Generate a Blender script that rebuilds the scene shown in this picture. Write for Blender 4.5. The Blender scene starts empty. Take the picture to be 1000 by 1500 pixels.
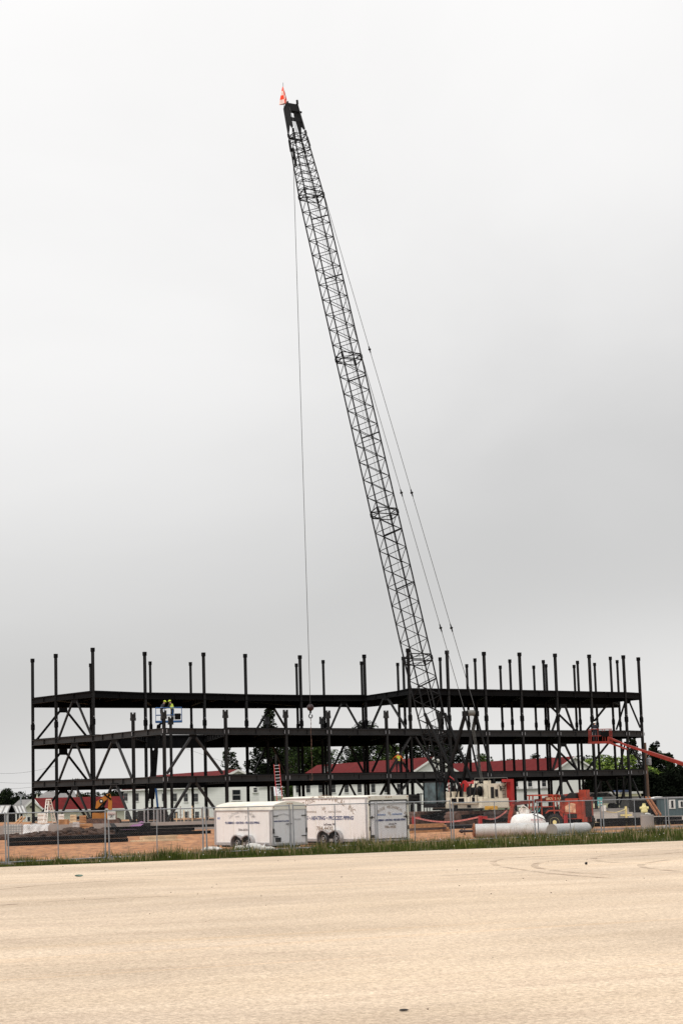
import bpy, math, random
from mathutils import Vector, Matrix
random.seed(7)
R = math.radians
scene = bpy.context.scene
COL = scene.collection
# ------------------------------------------------------------------ camera
F = 2800.0; CX = 367.0; CY = 750.0; HC = 2.3
PITCH = math.atan(414.0/2800.0); ROLL = -0.0225
camd = bpy.data.cameras.new("camera"); cam = bpy.data.objects.new("camera", camd); COL.objects.link(cam)
camd.sensor_fit = 'VERTICAL'; camd.sensor_height = 36.0; camd.sensor_width = 24.0
camd.lens = F*36.0/1500.0
camd.shift_x = (500.0-CX)/1500.0
camd.clip_start = 0.5; camd.clip_end = 12000
CM = Matrix.Rotation(R(90)+PITCH, 3, 'X') @ Matrix.Rotation(ROLL, 3, 'Z')
cam.matrix_world = Matrix.Translation((0, 0, HC)) @ CM.to_4x4()
scene.camera = cam
def ray(px, py):
    return CM @ Vector(((px-CX)/F, -(py-CY)/F, -1.0))
def at(px, py, Y):
    d = ray(px, py); s = Y/d.y
    return Vector((d.x*s, Y, HC+d.z*s))
def gnd(px, py, z=0.0):
    d = ray(px, py); s = (z-HC)/d.z
    return Vector((d.x*s, d.y*s, z))
def proj(P):
    c = CM.transposed() @ (Vector(P)-Vector((0, 0, HC)))
    return (CX - F*c.x/c.z, CY + F*c.y/c.z)
def xz(px, z, Y):
    """point at image column px with height z at distance Y"""
    X = (px-CX)/F*Y
    for _ in range(6):
        X += (px-proj((X, Y, z))[0])*Y/F
    return Vector((X, Y, z))

# ------------------------------------------------------------------ materials
def new_mat(name):
    m = bpy.data.materials.new(name); m.use_nodes = True
    nt = m.node_tree
    return m, nt, nt.nodes["Principled BSDF"]
def mat(name, col, rough=0.7, metal=0.0, var=0.15, scale=3.0, stretch=(1, 1, 1), dirt=None, dirt_amt=0.5, dirt_scale=1.2, bump=0.0, bscale=20, spec=0.4):
    m, nt, b = new_mat(name)
    N, L = nt.nodes, nt.links
    tc = N.new('ShaderNodeTexCoord'); mp = N.new('ShaderNodeMapping'); mp.inputs['Scale'].default_value = stretch
    L.new(tc.outputs['Object'], mp.inputs['Vector'])
    no = N.new('ShaderNodeTexNoise'); no.inputs['Scale'].default_value = scale; no.inputs['Detail'].default_value = 6
    L.new(mp.outputs[0], no.inputs['Vector'])
    ra = N.new('ShaderNodeValToRGB')
    e = ra.color_ramp.elements
    e[0].position = .3; e[1].position = .7
    e[0].color = [max(0, c*(1-var)) for c in col[:3]]+[1]; e[1].color = [min(1, c*(1+var)) for c in col[:3]]+[1]
    L.new(no.outputs['Fac'], ra.inputs['Fac'])
    out = ra.outputs['Color']
    if dirt:
        n2 = N.new('ShaderNodeTexNoise'); n2.inputs['Scale'].default_value = dirt_scale; n2.inputs['Detail'].default_value = 8; n2.inputs['Roughness'].default_value = .7
        L.new(mp.outputs[0], n2.inputs['Vector'])
        r2 = N.new('ShaderNodeValToRGB'); r2.color_ramp.elements[0].position = .48; r2.color_ramp.elements[1].position = .72
        r2.color_ramp.elements[1].color = (dirt_amt,)*3+(1,)
        L.new(n2.outputs['Fac'], r2.inputs['Fac'])
        mx = N.new('ShaderNodeMixRGB'); mx.inputs['Color2'].default_value = tuple(dirt)+(1,)
        L.new(r2.outputs['Color'], mx.inputs['Fac']); L.new(out, mx.inputs['Color1']); out = mx.outputs['Color']
    L.new(out, b.inputs['Base Color'])
    b.inputs['Roughness'].default_value = rough; b.inputs['Metallic'].default_value = metal
    b.inputs['Specular IOR Level'].default_value = spec
    if bump:
        n3 = N.new('ShaderNodeTexNoise'); n3.inputs['Scale'].default_value = bscale; n3.inputs['Detail'].default_value = 5
        L.new(mp.outputs[0], n3.inputs['Vector'])
        bp = N.new('ShaderNodeBump'); bp.inputs['Strength'].default_value = bump; bp.inputs['Distance'].default_value = .05
        L.new(n3.outputs['Fac'], bp.inputs['Height']); L.new(bp.outputs[0], b.inputs['Normal'])
    return m
def clap_mat(name, col, pitch=.22, axis='Z', depth=.6, dark=.8):
    """boards / seams: dark lines across the object's own axis"""
    m, nt, b = new_mat(name); N, L = nt.nodes, nt.links
    tc = N.new('ShaderNodeTexCoord'); sp = N.new('ShaderNodeSeparateXYZ'); L.new(tc.outputs['Object'], sp.inputs[0])
    d = N.new('ShaderNodeMath'); d.operation = 'DIVIDE'; d.inputs[1].default_value = pitch
    L.new(sp.outputs[axis], d.inputs[0])
    fr = N.new('ShaderNodeMath'); fr.operation = 'FRACT'; L.new(d.outputs[0], fr.inputs[0])
    ra = N.new('ShaderNodeValToRGB'); e = ra.color_ramp.elements
    e[0].position = .0; e[0].color = [c*dark for c in col]+[1]; e[1].position = .22; e[1].color = list(col)+[1]
    L.new(fr.outputs[0], ra.inputs['Fac'])
    no = N.new('ShaderNodeTexNoise'); no.inputs['Scale'].default_value = .6; no.inputs['Detail'].default_value = 6
    L.new(tc.outputs['Object'], no.inputs['Vector'])
    mr = N.new('ShaderNodeMapRange'); mr.inputs[3].default_value = .82; mr.inputs[4].default_value = 1.08; L.new(no.outputs['Fac'], mr.inputs[0])
    mx = N.new('ShaderNodeVectorMath'); mx.operation = 'SCALE'; L.new(ra.outputs[0], mx.inputs[0]); L.new(mr.outputs[0], mx.inputs['Scale'])
    L.new(mx.outputs[0], b.inputs['Base Color']); b.inputs['Roughness'].default_value = .6
    return m
M = {}
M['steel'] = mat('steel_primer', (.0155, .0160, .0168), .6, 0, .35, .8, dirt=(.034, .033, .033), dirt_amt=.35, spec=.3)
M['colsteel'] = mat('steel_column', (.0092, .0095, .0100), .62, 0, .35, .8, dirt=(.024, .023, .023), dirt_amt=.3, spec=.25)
M['meshwire'] = mat('mesh_wire', (.16, .16, .17), .5, .3, .2, 4)
M['digger'] = mat('digger_paint', (.46, .17, .02), .5, 0, .25, 2, dirt=(.08, .04, .015), dirt_amt=.6, dirt_scale=2)
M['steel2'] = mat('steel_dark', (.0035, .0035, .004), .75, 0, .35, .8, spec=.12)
M['galv'] = mat('galvanised', (.34, .35, .37), .45, .5, .2, 4)
M['crane_black'] = mat('crane_black_paint', (.0045, .0045, .005), .6, 0, .3, 2, spec=.15)
M['cream'] = mat('cream_paint', (.68, .62, .50), .45, 0, .10, 1.5, dirt=(.25, .19, .11), dirt_amt=.35, dirt_scale=3)
M['red'] = mat('red_paint', (.36, .018, .018), .45, 0, .2, 2)
M['orange'] = mat('orange_paint', (.36, .045, .020), .5, 0, .3, 1.5, dirt=(.05, .012, .010), dirt_amt=.85, dirt_scale=2.5)
M['liftred'] = mat('lift_red_paint', (.24, .022, .012), .5, 0, .2, 2, dirt=(.2, .03, .02), dirt_amt=.5)
M['blue'] = mat('blue_paint', (.018, .085, .24), .45, 0, .2, 2)
M['yellow'] = mat('yellow_paint', (.60, .33, .04), .5, 0, .2, 2, dirt=(.2, .1, .03), dirt_amt=.5)
M['pale_yellow'] = mat('pale_yellow', (.75, .66, .30), .6, 0, .1, 2)
M['black'] = mat('black_rubber', (.012, .012, .012), .8, 0, .4, 6)
M['glass'] = mat('dark_glass', (.02, .03, .035), .12, 0, .2, 1, spec=.6)
M['winglass'] = mat('window_glass', (.012, .014, .016), .5, 0, .3, 1, spec=.12)
M['cabglass'] = mat('cab_glass', (.05, .08, .09), .1, 0, .6, 2.5, spec=.6)
M['white'] = mat('white_paint', (.78, .75, .70), .45, 0, .04, 1.5)
M['trailer'] = mat('trailer_skin', (.84, .82, .80), .4, 0, .03, 1, dirt=(.50, .36, .25), dirt_amt=.24, dirt_scale=2.6, stretch=(4, 4, .4))
M['trailer_rear'] = mat('trailer_rear_shaded', (.74, .73, .74), .4, 0, .03, 1, dirt=(.50, .40, .32), dirt_amt=.28, dirt_scale=2.6, stretch=(4, 4, .4))  # same white skin toned greyer: shade of the rear faces put into the colour
M['roofwhite'] = mat('trailer_roof', (.76, .72, .62), .5, 0, .08, 2, dirt=(.4, .3, .2), dirt_amt=.4)
M['alu'] = mat('aluminium_trim', (.45, .45, .46), .35, .5, .15, 4, dirt=(.2, .14, .1), dirt_amt=.4)
M['text_tan'] = mat('faded_brown_letters', (.30, .22, .16), .7, 0, .2, 6)
M['text_blue'] = mat('blue_letters', (.045, .06, .16), .6, 0, .2, 6)
M['text_lblue'] = mat('light_blue_letters', (.12, .20, .42), .6, 0, .2, 6)
M['text_dark'] = mat('dark_letters', (.07, .05, .06), .6, 0, .2, 6)
M['clap'] = clap_mat('white_clapboard', (.78, .78, .74), .24)
M['clap_cream'] = clap_mat('cream_clapboard', (.60, .58, .46), .24)
M['panel_cream'] = clap_mat('cream_panel', (.72, .68, .45), 1.2, 'X', dark=.85)
M['redroof'] = mat('red_shingles', (.115, .012, .012), .9, 0, .18, .9, dirt=(.07, .010, .010), dirt_amt=.5, dirt_scale=.5, bump=.2, spec=.1)
M['greyroof'] = mat('grey_shingles', (.20, .19, .185), .85, 0, .15, 1)
M['trim'] = mat('white_trim', (.66, .65, .62), .5, 0, .05, 1)
M['seam'] = clap_mat('standing_seam', (.50, .47, .47), .9, 'X', dark=.12)
M['concrete'] = mat('concrete', (.33, .30, .28), .9, 0, .15, 1.5, dirt=(.2, .15, .11), dirt_amt=.5, bump=.3)
M['concrete_dk'] = mat('concrete_stained', (.30, .27, .24), .9, 0, .2, 1.2, dirt=(.12, .09, .07), dirt_amt=.7, bump=.3)
M['tarp'] = mat('tarp', (.55, .53, .52), .6, 0, .2, 2.5, bump=1.0, bscale=5)
M['timber'] = mat('timber', (.42, .22, .10), .8, 0, .3, 1.5, stretch=(1, 6, 6))
M['timber_pale'] = mat('timber_pale', (.68, .52, .33), .8, 0, .2, 1.5)
M['timber_dk'] = mat('timber_dark', (.07, .05, .045), .85, 0, .5, 1.5, dirt=(.25, .14, .08), dirt_amt=.4)
M['rubble'] = mat('rubble_dirt', (.055, .030, .020), .95, 0, .6, 3)
M['mud'] = mat('track_steel_mud', (.09, .05, .038), .8, 0, .5, 3, dirt=(.34, .17, .11), dirt_amt=.5, dirt_scale=2)
M['pole'] = mat('pole_wood', (.16, .10, .07), .9, 0, .2, 2, stretch=(3, 3, .4))
M['pipe'] = mat('pipe_paint', (.52, .52, .51), .5, .1, .1, 1, dirt=(.35, .25, .17), dirt_amt=.5)
M['tank'] = mat('tank_paint', (.80, .79, .76), .4, 0, .04, 1, dirt=(.45, .30, .18), dirt_amt=.3)
M['rust'] = mat('rust', (.28, .11, .05), .9, 0, .4, 6)
M['bluegrey'] = clap_mat('container_paint', (.07, .11, .12), .28, 'X', dark=.6)
M['flag_orange'] = mat('flag_orange', (.85, .06, .02), .8, 0, .15, 6)
M['flag_white'] = mat('flag_white', (.8, .6, .55), .8, 0, .1, 6)
M['skin'] = mat('skin', (.42, .24, .17), .6, 0, .05, 4)
M['navy'] = mat('dark_work_clothes', (.018, .02, .028), .9, 0, .2, 8)
M['hivis'] = mat('hi_vis_lime', (.50, .62, .06), .7, 0, .15, 8)
M['hiorange'] = mat('hi_vis_orange', (.80, .16, .03), .7, 0, .1, 8)
M['helmet'] = mat('hard_hat_white', (.75, .74, .70), .35, 0, .05, 4)
M['rope'] = mat('steel_rope', (.05, .05, .05), .5, .3, .2, 6)
M['rope_pale'] = mat('pale_strands', (.14, .14, .13), .6, 0, .2, 6)
M['ballred'] = mat('hook_ball_red', (.022, .006, .006), .45, 0, .4, 3)
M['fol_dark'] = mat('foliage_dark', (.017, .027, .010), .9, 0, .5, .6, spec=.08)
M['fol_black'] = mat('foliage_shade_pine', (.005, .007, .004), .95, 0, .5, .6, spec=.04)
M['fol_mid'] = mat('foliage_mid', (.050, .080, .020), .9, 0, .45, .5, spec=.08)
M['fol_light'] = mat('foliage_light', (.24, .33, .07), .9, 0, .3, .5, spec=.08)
M['bark'] = mat('bark', (.05, .038, .03), .9, 0, .3, 3)
M['grassgreen'] = mat('grass_green', (.060, .078, .014), .9, 0, .55, .7, dirt=(.15, .13, .045), dirt_amt=.6, dirt_scale=1.3, spec=.08)
M['grasstan'] = mat('grass_straw', (.30, .23, .12), .9, 0, .3, .7)
M['teal'] = mat('teal_sign', (.05, .35, .36), .6, 0, .1, 4)
M['signwhite'] = mat('sign_white', (.74, .73, .70), .6, 0, .04, 4)
M['signred'] = mat('sign_faded_red', (.50, .16, .17), .6, 0, .1, 4)
M['purple'] = mat('purple_sheet', (.22, .08, .20), .7, 0, .2, 2)
M['dblue'] = mat('dark_blue_paint', (.03, .05, .12), .6, 0, .2, 2)
M['water_white'] = mat('white_plastic', (.62, .60, .56), .5, 0, .1, 2)

# ------------------------------------------------------------------ mesh builder
class MB:
    def __init__(s): s.v = []; s.f = []; s.mi = []; s.cur = 0
    def add(s, vs, fs):
        o = len(s.v); s.v += [tuple(v) for v in vs]; s.f += [tuple(i+o for i in f) for f in fs]; s.mi += [s.cur]*len(fs)
        return s
    def box(s, c, sz, rz=0.0, mtx=None, ch=0.0):
        hx, hy, hz = sz[0]/2, sz[1]/2, sz[2]/2
        c = Vector(c); mt = mtx if mtx is not None else Matrix.Rotation(rz, 3, 'Z')
        vs = [c + mt @ Vector((x*hx, y*hy, z*hz)) for z in (-1, 1) for y in (-1, 1) for x in (-1, 1)]
        return s.add(vs, [(0, 2, 3, 1), (4, 5, 7, 6), (0, 1, 5, 4), (2, 6, 7, 3), (0, 4, 6, 2), (1, 3, 7, 5)])
    def bar(s, p, q, w, h=None, up=(0, 0, 1)):
        """rectangular bar p->q, w sideways, h along up"""
        p = Vector(p); q = Vector(q); h = h or w
        a = (q-p).normalized(); up = Vector(up)
        if abs(a.dot(up.normalized())) > .98: up = Vector((0, 1, 0))
        sd = a.cross(up).normalized(); u = sd.cross(a).normalized()
        vs = [b + sd*(x*w/2) + u*(z*h/2) for b in (p, q) for x, z in ((-1, -1), (1, -1), (1, 1), (-1, 1))]
        return s.add(vs, [(3, 2, 1, 0), (4, 5, 6, 7), (0, 1, 5, 4), (1, 2, 6, 5), (2, 3, 7, 6), (3, 0, 4, 7)])
    def ibeam(s, p, q, w, h, t=.05):
        """I section: top at p/q height, hangs below"""
        p = Vector(p); q = Vector(q); z = Vector((0, 0, 1))
        s.bar(p-z*t/2, q-z*t/2, w, t); s.bar(p-z*(h-t/2), q-z*(h-t/2), w, t)
        s.bar(p-z*h/2, q-z*h/2, t*.6, h-2*t)
        return s
    def tube(s, p, q, r, r2=None, n=6, caps=True):
        p = Vector(p); q = Vector(q); r2 = r if r2 is None else r2
        a = (q-p)
        if a.length < 1e-6: return s
        a.normalize(); t = Vector((0, 0, 1)) if abs(a.z) < .9 else Vector((1, 0, 0))
        x = a.cross(t).normalized(); y = a.cross(x)
        vs = []
        for b, rr in ((p, r), (q, r2)):
            for i in range(n):
                an = 2*math.pi*i/n; vs.append(b + x*math.cos(an)*rr + y*math.sin(an)*rr)
        fs = [(i, (i+1) % n, n+(i+1) % n, n+i) for i in range(n)]
        if caps: fs += [tuple(range(n))[::-1], tuple(range(n, 2*n))]
        return s.add(vs, fs)
    def path(s, pts, r, n=6):
        for a, b in zip(pts, pts[1:]): s.tube(a, b, r, n=n)
        return s
    def ring(s, c, ax, R_, r, n=20, m=6):
        c = Vector(c); ax = Vector(ax).normalized(); t = Vector((0, 0, 1)) if abs(ax.z) < .9 else Vector((1, 0, 0))
        x = ax.cross(t).normalized(); y = ax.cross(x); vs = []; fs = []
        for i in range(n):
            a = 2*math.pi*i/n; d = x*math.cos(a)+y*math.sin(a)
            for j in range(m):
                b = 2*math.pi*j/m; vs.append(c+d*(R_+r*math.cos(b))+ax*r*math.sin(b))
        for i in range(n):
            for j in range(m):
                fs.append((i*m+j, ((i+1) % n)*m+j, ((i+1) % n)*m+(j+1) % m, i*m+(j+1) % m))
        return s.add(vs, fs)
    def lathe(s, c, ax, prof, n=16):
        """prof: list of (distance along axis, radius)"""
        c = Vector(c); ax = Vector(ax).normalized(); t = Vector((0, 0, 1)) if abs(ax.z) < .9 else Vector((1, 0, 0))
        x = ax.cross(t).normalized(); y = ax.cross(x); vs = []; fs = []
        for d, r in prof:
            for i in range(n):
                a = 2*math.pi*i/n; vs.append(c+ax*d+(x*math.cos(a)+y*math.sin(a))*max(r, 1e-4))
        for k in range(len(prof)-1):
            for i in range(n): fs.append((k*n+i, k*n+(i+1) % n, (k+1)*n+(i+1) % n, (k+1)*n+i))
        fs.append(tuple(range(n))[::-1]); fs.append(tuple(range((len(prof)-1)*n, len(prof)*n)))
        return s.add(vs, fs)
    def blob(s, c, rad, n=8, m=6, jit=0.0):
        c = Vector(c); rx, ry, rz = rad if hasattr(rad, '__len__') else (rad,)*3; vs = []; fs = []
        for j in range(1, m):
            th = math.pi*j/m
            for i in range(n):
                a = 2*math.pi*i/n; k = 1+random.uniform(-jit, jit)
                vs.append(c+Vector((rx*math.sin(th)*math.cos(a)*k, ry*math.sin(th)*math.sin(a)*k, rz*math.cos(th)*k)))
        vs += [c+Vector((0, 0, rz)), c-Vector((0, 0, rz))]; T = len(vs)-2; B = T+1
        for j in range(m-2):
            for i in range(n): fs.append((j*n+i, (j+1)*n+i, (j+1)*n+(i+1) % n, j*n+(i+1) % n))
        for i in range(n): fs.append((T, i, (i+1) % n)); fs.append((B, (m-2)*n+(i+1) % n, (m-2)*n+i))
        return s.add(vs, fs)
    def prism(s, poly, off, base=None):
        """poly: list of 3-D points, extruded by vector off"""
        n = len(poly); off = Vector(off); vs = [Vector(p) for p in poly]; vs += [p+off for p in vs]
        return s.add(vs, [tuple(range(n))[::-1], tuple(range(n, 2*n))]+[(i, (i+1) % n, n+(i+1) % n, n+i) for i in range(n)])
    def build(s, name, mats, parent=None, org=(0, 0, 0), smooth=False):
        me = bpy.data.meshes.new(name); o = Vector(org)
        me.from_pydata([(v[0]-o.x, v[1]-o.y, v[2]-o.z) for v in s.v], [], s.f)
        if not isinstance(mats, (list, tuple)): mats = [mats]
        for m in mats: me.materials.append(m)
        if len(mats) > 1: me.polygons.foreach_set('material_index', s.mi)
        if smooth: me.polygons.foreach_set('use_smooth', [True]*len(me.polygons))
        me.update()
        ob = bpy.data.objects.new(name, me); COL.objects.link(ob)
        if parent is not None: ob.parent = parent
        return ob
class Thing:
    def __init__(s, name, label, cat, loc=(0, 0, 0), group=None, rz=0.0):
        s.loc = Vector(loc); s.rz = rz
        o = bpy.data.objects.new(name, None); COL.objects.link(o); o.location = s.loc; o.empty_display_size = .5
        o['label'] = label; o['category'] = cat
        if group: o['group'] = group
        s.o = o
    def part(s, name, mb, m, parent=None, smooth=False, label=None, kind=None, local=False):
        # local=True: vertices are already in the thing's own frame
        ob = mb.build(name, m, parent or s.o, (0, 0, 0) if local else s.loc, smooth)
        if label: ob['label'] = label
        if kind: ob['kind'] = kind
        return ob
def one(name, mb, m, label, cat, org, group=None, kind=None, smooth=False):
    """a thing that is one mesh"""
    ob = mb.build(name, m, None, org, smooth); ob.location = org
    if label: ob['label'] = label
    if cat: ob['category'] = cat
    if group: ob['group'] = group
    if kind: ob['kind'] = kind
    return ob
def copy_tree(o, parent=None):
    c = o.copy(); COL.objects.link(c); c.parent = parent
    for ch in [x for x in o.children]: copy_tree(ch, c)
    return c
def V(*a): return Vector(a)
def lerp(a, b, t): return a+(b-a)*t
def text_mb(mb, s, size, org, ux, uy, bold=0.0, shear=0.0, arc=None, off=.006, depth=.004, sx=1.0):
    """lettering laid on the plane (ux, uy) at org (centred); arc = radius for text bent upward"""
    ux = Vector(ux).normalized(); uy = Vector(uy).normalized(); nn = ux.cross(uy).normalized(); org = Vector(org)+nn*off
    def chars(t):
        cu = bpy.data.curves.new('t', 'FONT'); cu.body = t; cu.size = size; cu.shear = shear; cu.offset = bold; cu.resolution_u = 2
        cu.align_x = 'LEFT' if arc else 'CENTER'; cu.extrude = depth/2
        ob = bpy.data.objects.new('t', cu); me = bpy.data.meshes.new_from_object(ob)
        r = [v.co.copy() for v in me.vertices], [tuple(p.vertices) for p in me.polygons]
        bpy.data.objects.remove(ob); bpy.data.curves.remove(cu); bpy.data.meshes.remove(me)
        return r
    if not arc:
        vs, fs = chars(s); mb.add([org+ux*(v.x*sx)+uy*v.y+nn*v.z for v in vs], fs); return
    wid = []; geo = []
    for c in s:
        if c == ' ': wid.append(size*.35); geo.append(None); continue
        g = chars(c); xs = [v.x for v in g[0]]; geo.append((g, min(xs), max(xs))); wid.append((max(xs)-min(xs)+size*.10)*sx)
    tot = sum(wid); x = -tot/2
    for w, g in zip(wid, geo):
        if g:
            (vs, fs), a, b = g; th = (x+w/2)/arc; c_, s_ = math.cos(th), math.sin(th); out = []
            for v in vs:
                lx = (v.x-(a+b)/2)*sx; r = arc+v.y
                X = s_*r + c_*lx; Y = c_*r - s_*lx - arc
                out.append(org+ux*X+uy*Y+nn*v.z)
            mb.add(out, fs)
        x += w
# ------------------------------------------------------------------ light and sky
w = bpy.data.worlds.new("World"); scene.world = w; w.use_nodes = True
nt = w.node_tree; N, L = nt.nodes, nt.links; N.clear()
SUN_EL, SUN_AZ = R(52), R(215)      # azimuth measured clockwise from +Y; the veiled sun is behind the camera to the left
sky = N.new('ShaderNodeTexSky'); sky.sky_type = 'NISHITA'; sky.sun_disc = False; sky.sun_elevation = SUN_EL; sky.sun_rotation = SUN_AZ
bg1 = N.new('ShaderNodeBackground'); bg1.inputs['Strength'].default_value = .08; L.new(sky.outputs[0], bg1.inputs['Color'])
tc = N.new('ShaderNodeTexCoord'); sp = N.new('ShaderNodeSeparateXYZ'); L.new(tc.outputs['Generated'], sp.inputs[0])
mp = N.new('ShaderNodeMapping'); mp.inputs['Scale'].default_value = (2.2, 2.2, 4.0); mp.inputs['Location'].default_value = (.3, .1, .4); L.new(tc.outputs['Generated'], mp.inputs['Vector'])
no = N.new('ShaderNodeTexNoise'); no.inputs['Scale'].default_value = 1.3; no.inputs['Detail'].default_value = 5; no.inputs['Roughness'].default_value = .5; no.inputs['Distortion'].default_value = .4
L.new(mp.outputs[0], no.inputs['Vector'])
# height in the cloud layer, disturbed a little by the cloud noise
n0 = N.new('ShaderNodeMapRange'); n0.inputs[1].default_value = .3; n0.inputs[2].default_value = .7; n0.inputs[3].default_value = -.018; n0.inputs[4].default_value = .018; L.new(no.outputs['Fac'], n0.inputs[0])
ad = N.new('ShaderNodeMath'); L.new(sp.outputs['Z'], ad.inputs[0]); L.new(n0.outputs[0], ad.inputs[1])
az = N.new('ShaderNodeMath'); az.operation = 'MULTIPLY_ADD'; az.inputs[1].default_value = -.22; L.new(sp.outputs['X'], az.inputs[0]); L.new(ad.outputs[0], az.inputs[2])
ra = N.new('ShaderNodeValToRGB'); L.new(az.outputs[0], ra.inputs['Fac']); ra.color_ramp.interpolation = 'B_SPLINE'
SKY = [(0.0, .78), (.03, .70), (.06, .60), (.10, .61), (.15, .69), (.20, .80), (.26, .885), (.33, .935), (.40, .965), (.6, 1.15), (1.0, 1.3)]
e = ra.color_ramp.elements
while len(e) < len(SKY): e.new(.5)
for k, (p, v) in enumerate(SKY):
    v *= .5
    e[k].position = p; e[k].color = (v*1.005, v*.995, v*.985, 1)
n4 = N.new('ShaderNodeMapRange'); n4.inputs[1].default_value = .3; n4.inputs[2].default_value = .7; n4.inputs[3].default_value = 1.94; n4.inputs[4].default_value = 2.06; L.new(no.outputs['Fac'], n4.inputs[0])
bg2 = N.new('ShaderNodeBackground'); L.new(ra.outputs[0], bg2.inputs['Color']); L.new(n4.outputs[0], bg2.inputs['Strength'])
mx = N.new('ShaderNodeMixShader'); mx.inputs[0].default_value = .95; L.new(bg1.outputs[0], mx.inputs[1]); L.new(bg2.outputs[0], mx.inputs[2])
out = N.new('ShaderNodeOutputWorld'); L.new(mx.outputs[0], out.inputs['Surface'])
sd = bpy.data.lights.new('sun', 'SUN'); sd.energy = 1.5; sd.angle = R(14); sd.color = (1, .96, .90)
so = bpy.data.objects.new('sun', sd); COL.objects.link(so)
dirv = V(math.sin(SUN_AZ)*math.cos(SUN_EL), math.cos(SUN_AZ)*math.cos(SUN_EL), math.sin(SUN_EL))
so.rotation_euler = dirv.to_track_quat('Z', 'Y').to_euler(); so.location = (0, -20, 60)

# ------------------------------------------------------------------ ground
def tz(y):
    t = min(1, max(0, (y-205)/60)); t = t*t*(3-2*t)
    return -2.2*t
def terrain():
    ys = [-80, -20, 20, 50, 65, 80, 95, 110, 125, 140, 155, 170, 185, 205, 215, 225, 235, 245, 255, 265, 300, 400, 600, 1000, 2000, 5000]
    xs = [-4000, -1500, -600, -300, -150, -80, -40, -20, 0, 20, 40, 80, 150, 300, 600, 1500, 4000]
    mb = MB(); vs = [(x, y, tz(y)) for y in ys for x in xs]; n = len(xs)
    mb.add(vs, [(j*n+i, j*n+i+1, (j+1)*n+i+1, (j+1)*n+i) for j in range(len(ys)-1) for i in range(n-1)])
    m, nt, b = new_mat('site_dirt'); N, L = nt.nodes, nt.links
    tc = N.new('ShaderNodeTexCoord')
    def noise(scale, st=(1, 1, 1), det=8, rough=.6):
        mp = N.new('ShaderNodeMapping'); mp.inputs['Scale'].default_value = st; L.new(tc.outputs['Object'], mp.inputs[0])
        n = N.new('ShaderNodeTexNoise'); n.inputs['Scale'].default_value = scale; n.inputs['Detail'].default_value = det; n.inputs['Roughness'].default_value = rough
        L.new(mp.outputs[0], n.inputs['Vector']); return n.outputs['Fac']
    def ramp(s, a, b_, ca, cb):
        r = N.new('ShaderNodeValToRGB'); r.color_ramp.elements[0].position = a; r.color_ramp.elements[1].position = b_
        r.color_ramp.elements[0].color = ca; r.color_ramp.elements[1].color = cb; L.new(s, r.inputs['Fac']); return r.outputs[0]
    base = ramp(noise(.35, (1, .35, 1)), .35, .65, (.38, .155, .055, 1), (.52, .25, .11, 1))
    dark = ramp(noise(2.2, (1, .25, 1), 10, .75), .47, .60, (0, 0, 0, 1), (.8, .8, .8, 1))
    m1 = N.new('ShaderNodeMixRGB'); m1.inputs['Color2'].default_value = (.10, .045, .022, 1); L.new(dark, m1.inputs['Fac']); L.new(base, m1.inputs['Color1'])
    # mown grass beyond the building plot
    sp = N.new('ShaderNodeSeparateXYZ'); L.new(tc.outputs['Object'], sp.inputs[0])
    mr = N.new('ShaderNodeMapRange'); mr.inputs[1].default_value = 195; mr.inputs[2].default_value = 215; L.new(sp.outputs['Y'], mr.inputs[0])
    gr = ramp(noise(.2), .3, .7, (.05, .07, .025, 1), (.10, .11, .05, 1))
    m2 = N.new('ShaderNodeMixRGB'); L.new(mr.outputs[0], m2.inputs['Fac']); L.new(m1.outputs[0], m2.inputs['Color1']); L.new(gr, m2.inputs['Color2'])
    L.new(m2.outputs[0], b.inputs['Base Color']); b.inputs['Roughness'].default_value = .95
    bp = N.new('ShaderNodeBump'); bp.inputs['Strength'].default_value = 1; bp.inputs['Distance'].default_value = .12; L.new(noise(3, (1, .4, 1)), bp.inputs['Height']); L.new(bp.outputs[0], b.inputs['Normal'])
    o = mb.build('ground', m); o['kind'] = 'structure'
terrain()
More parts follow.
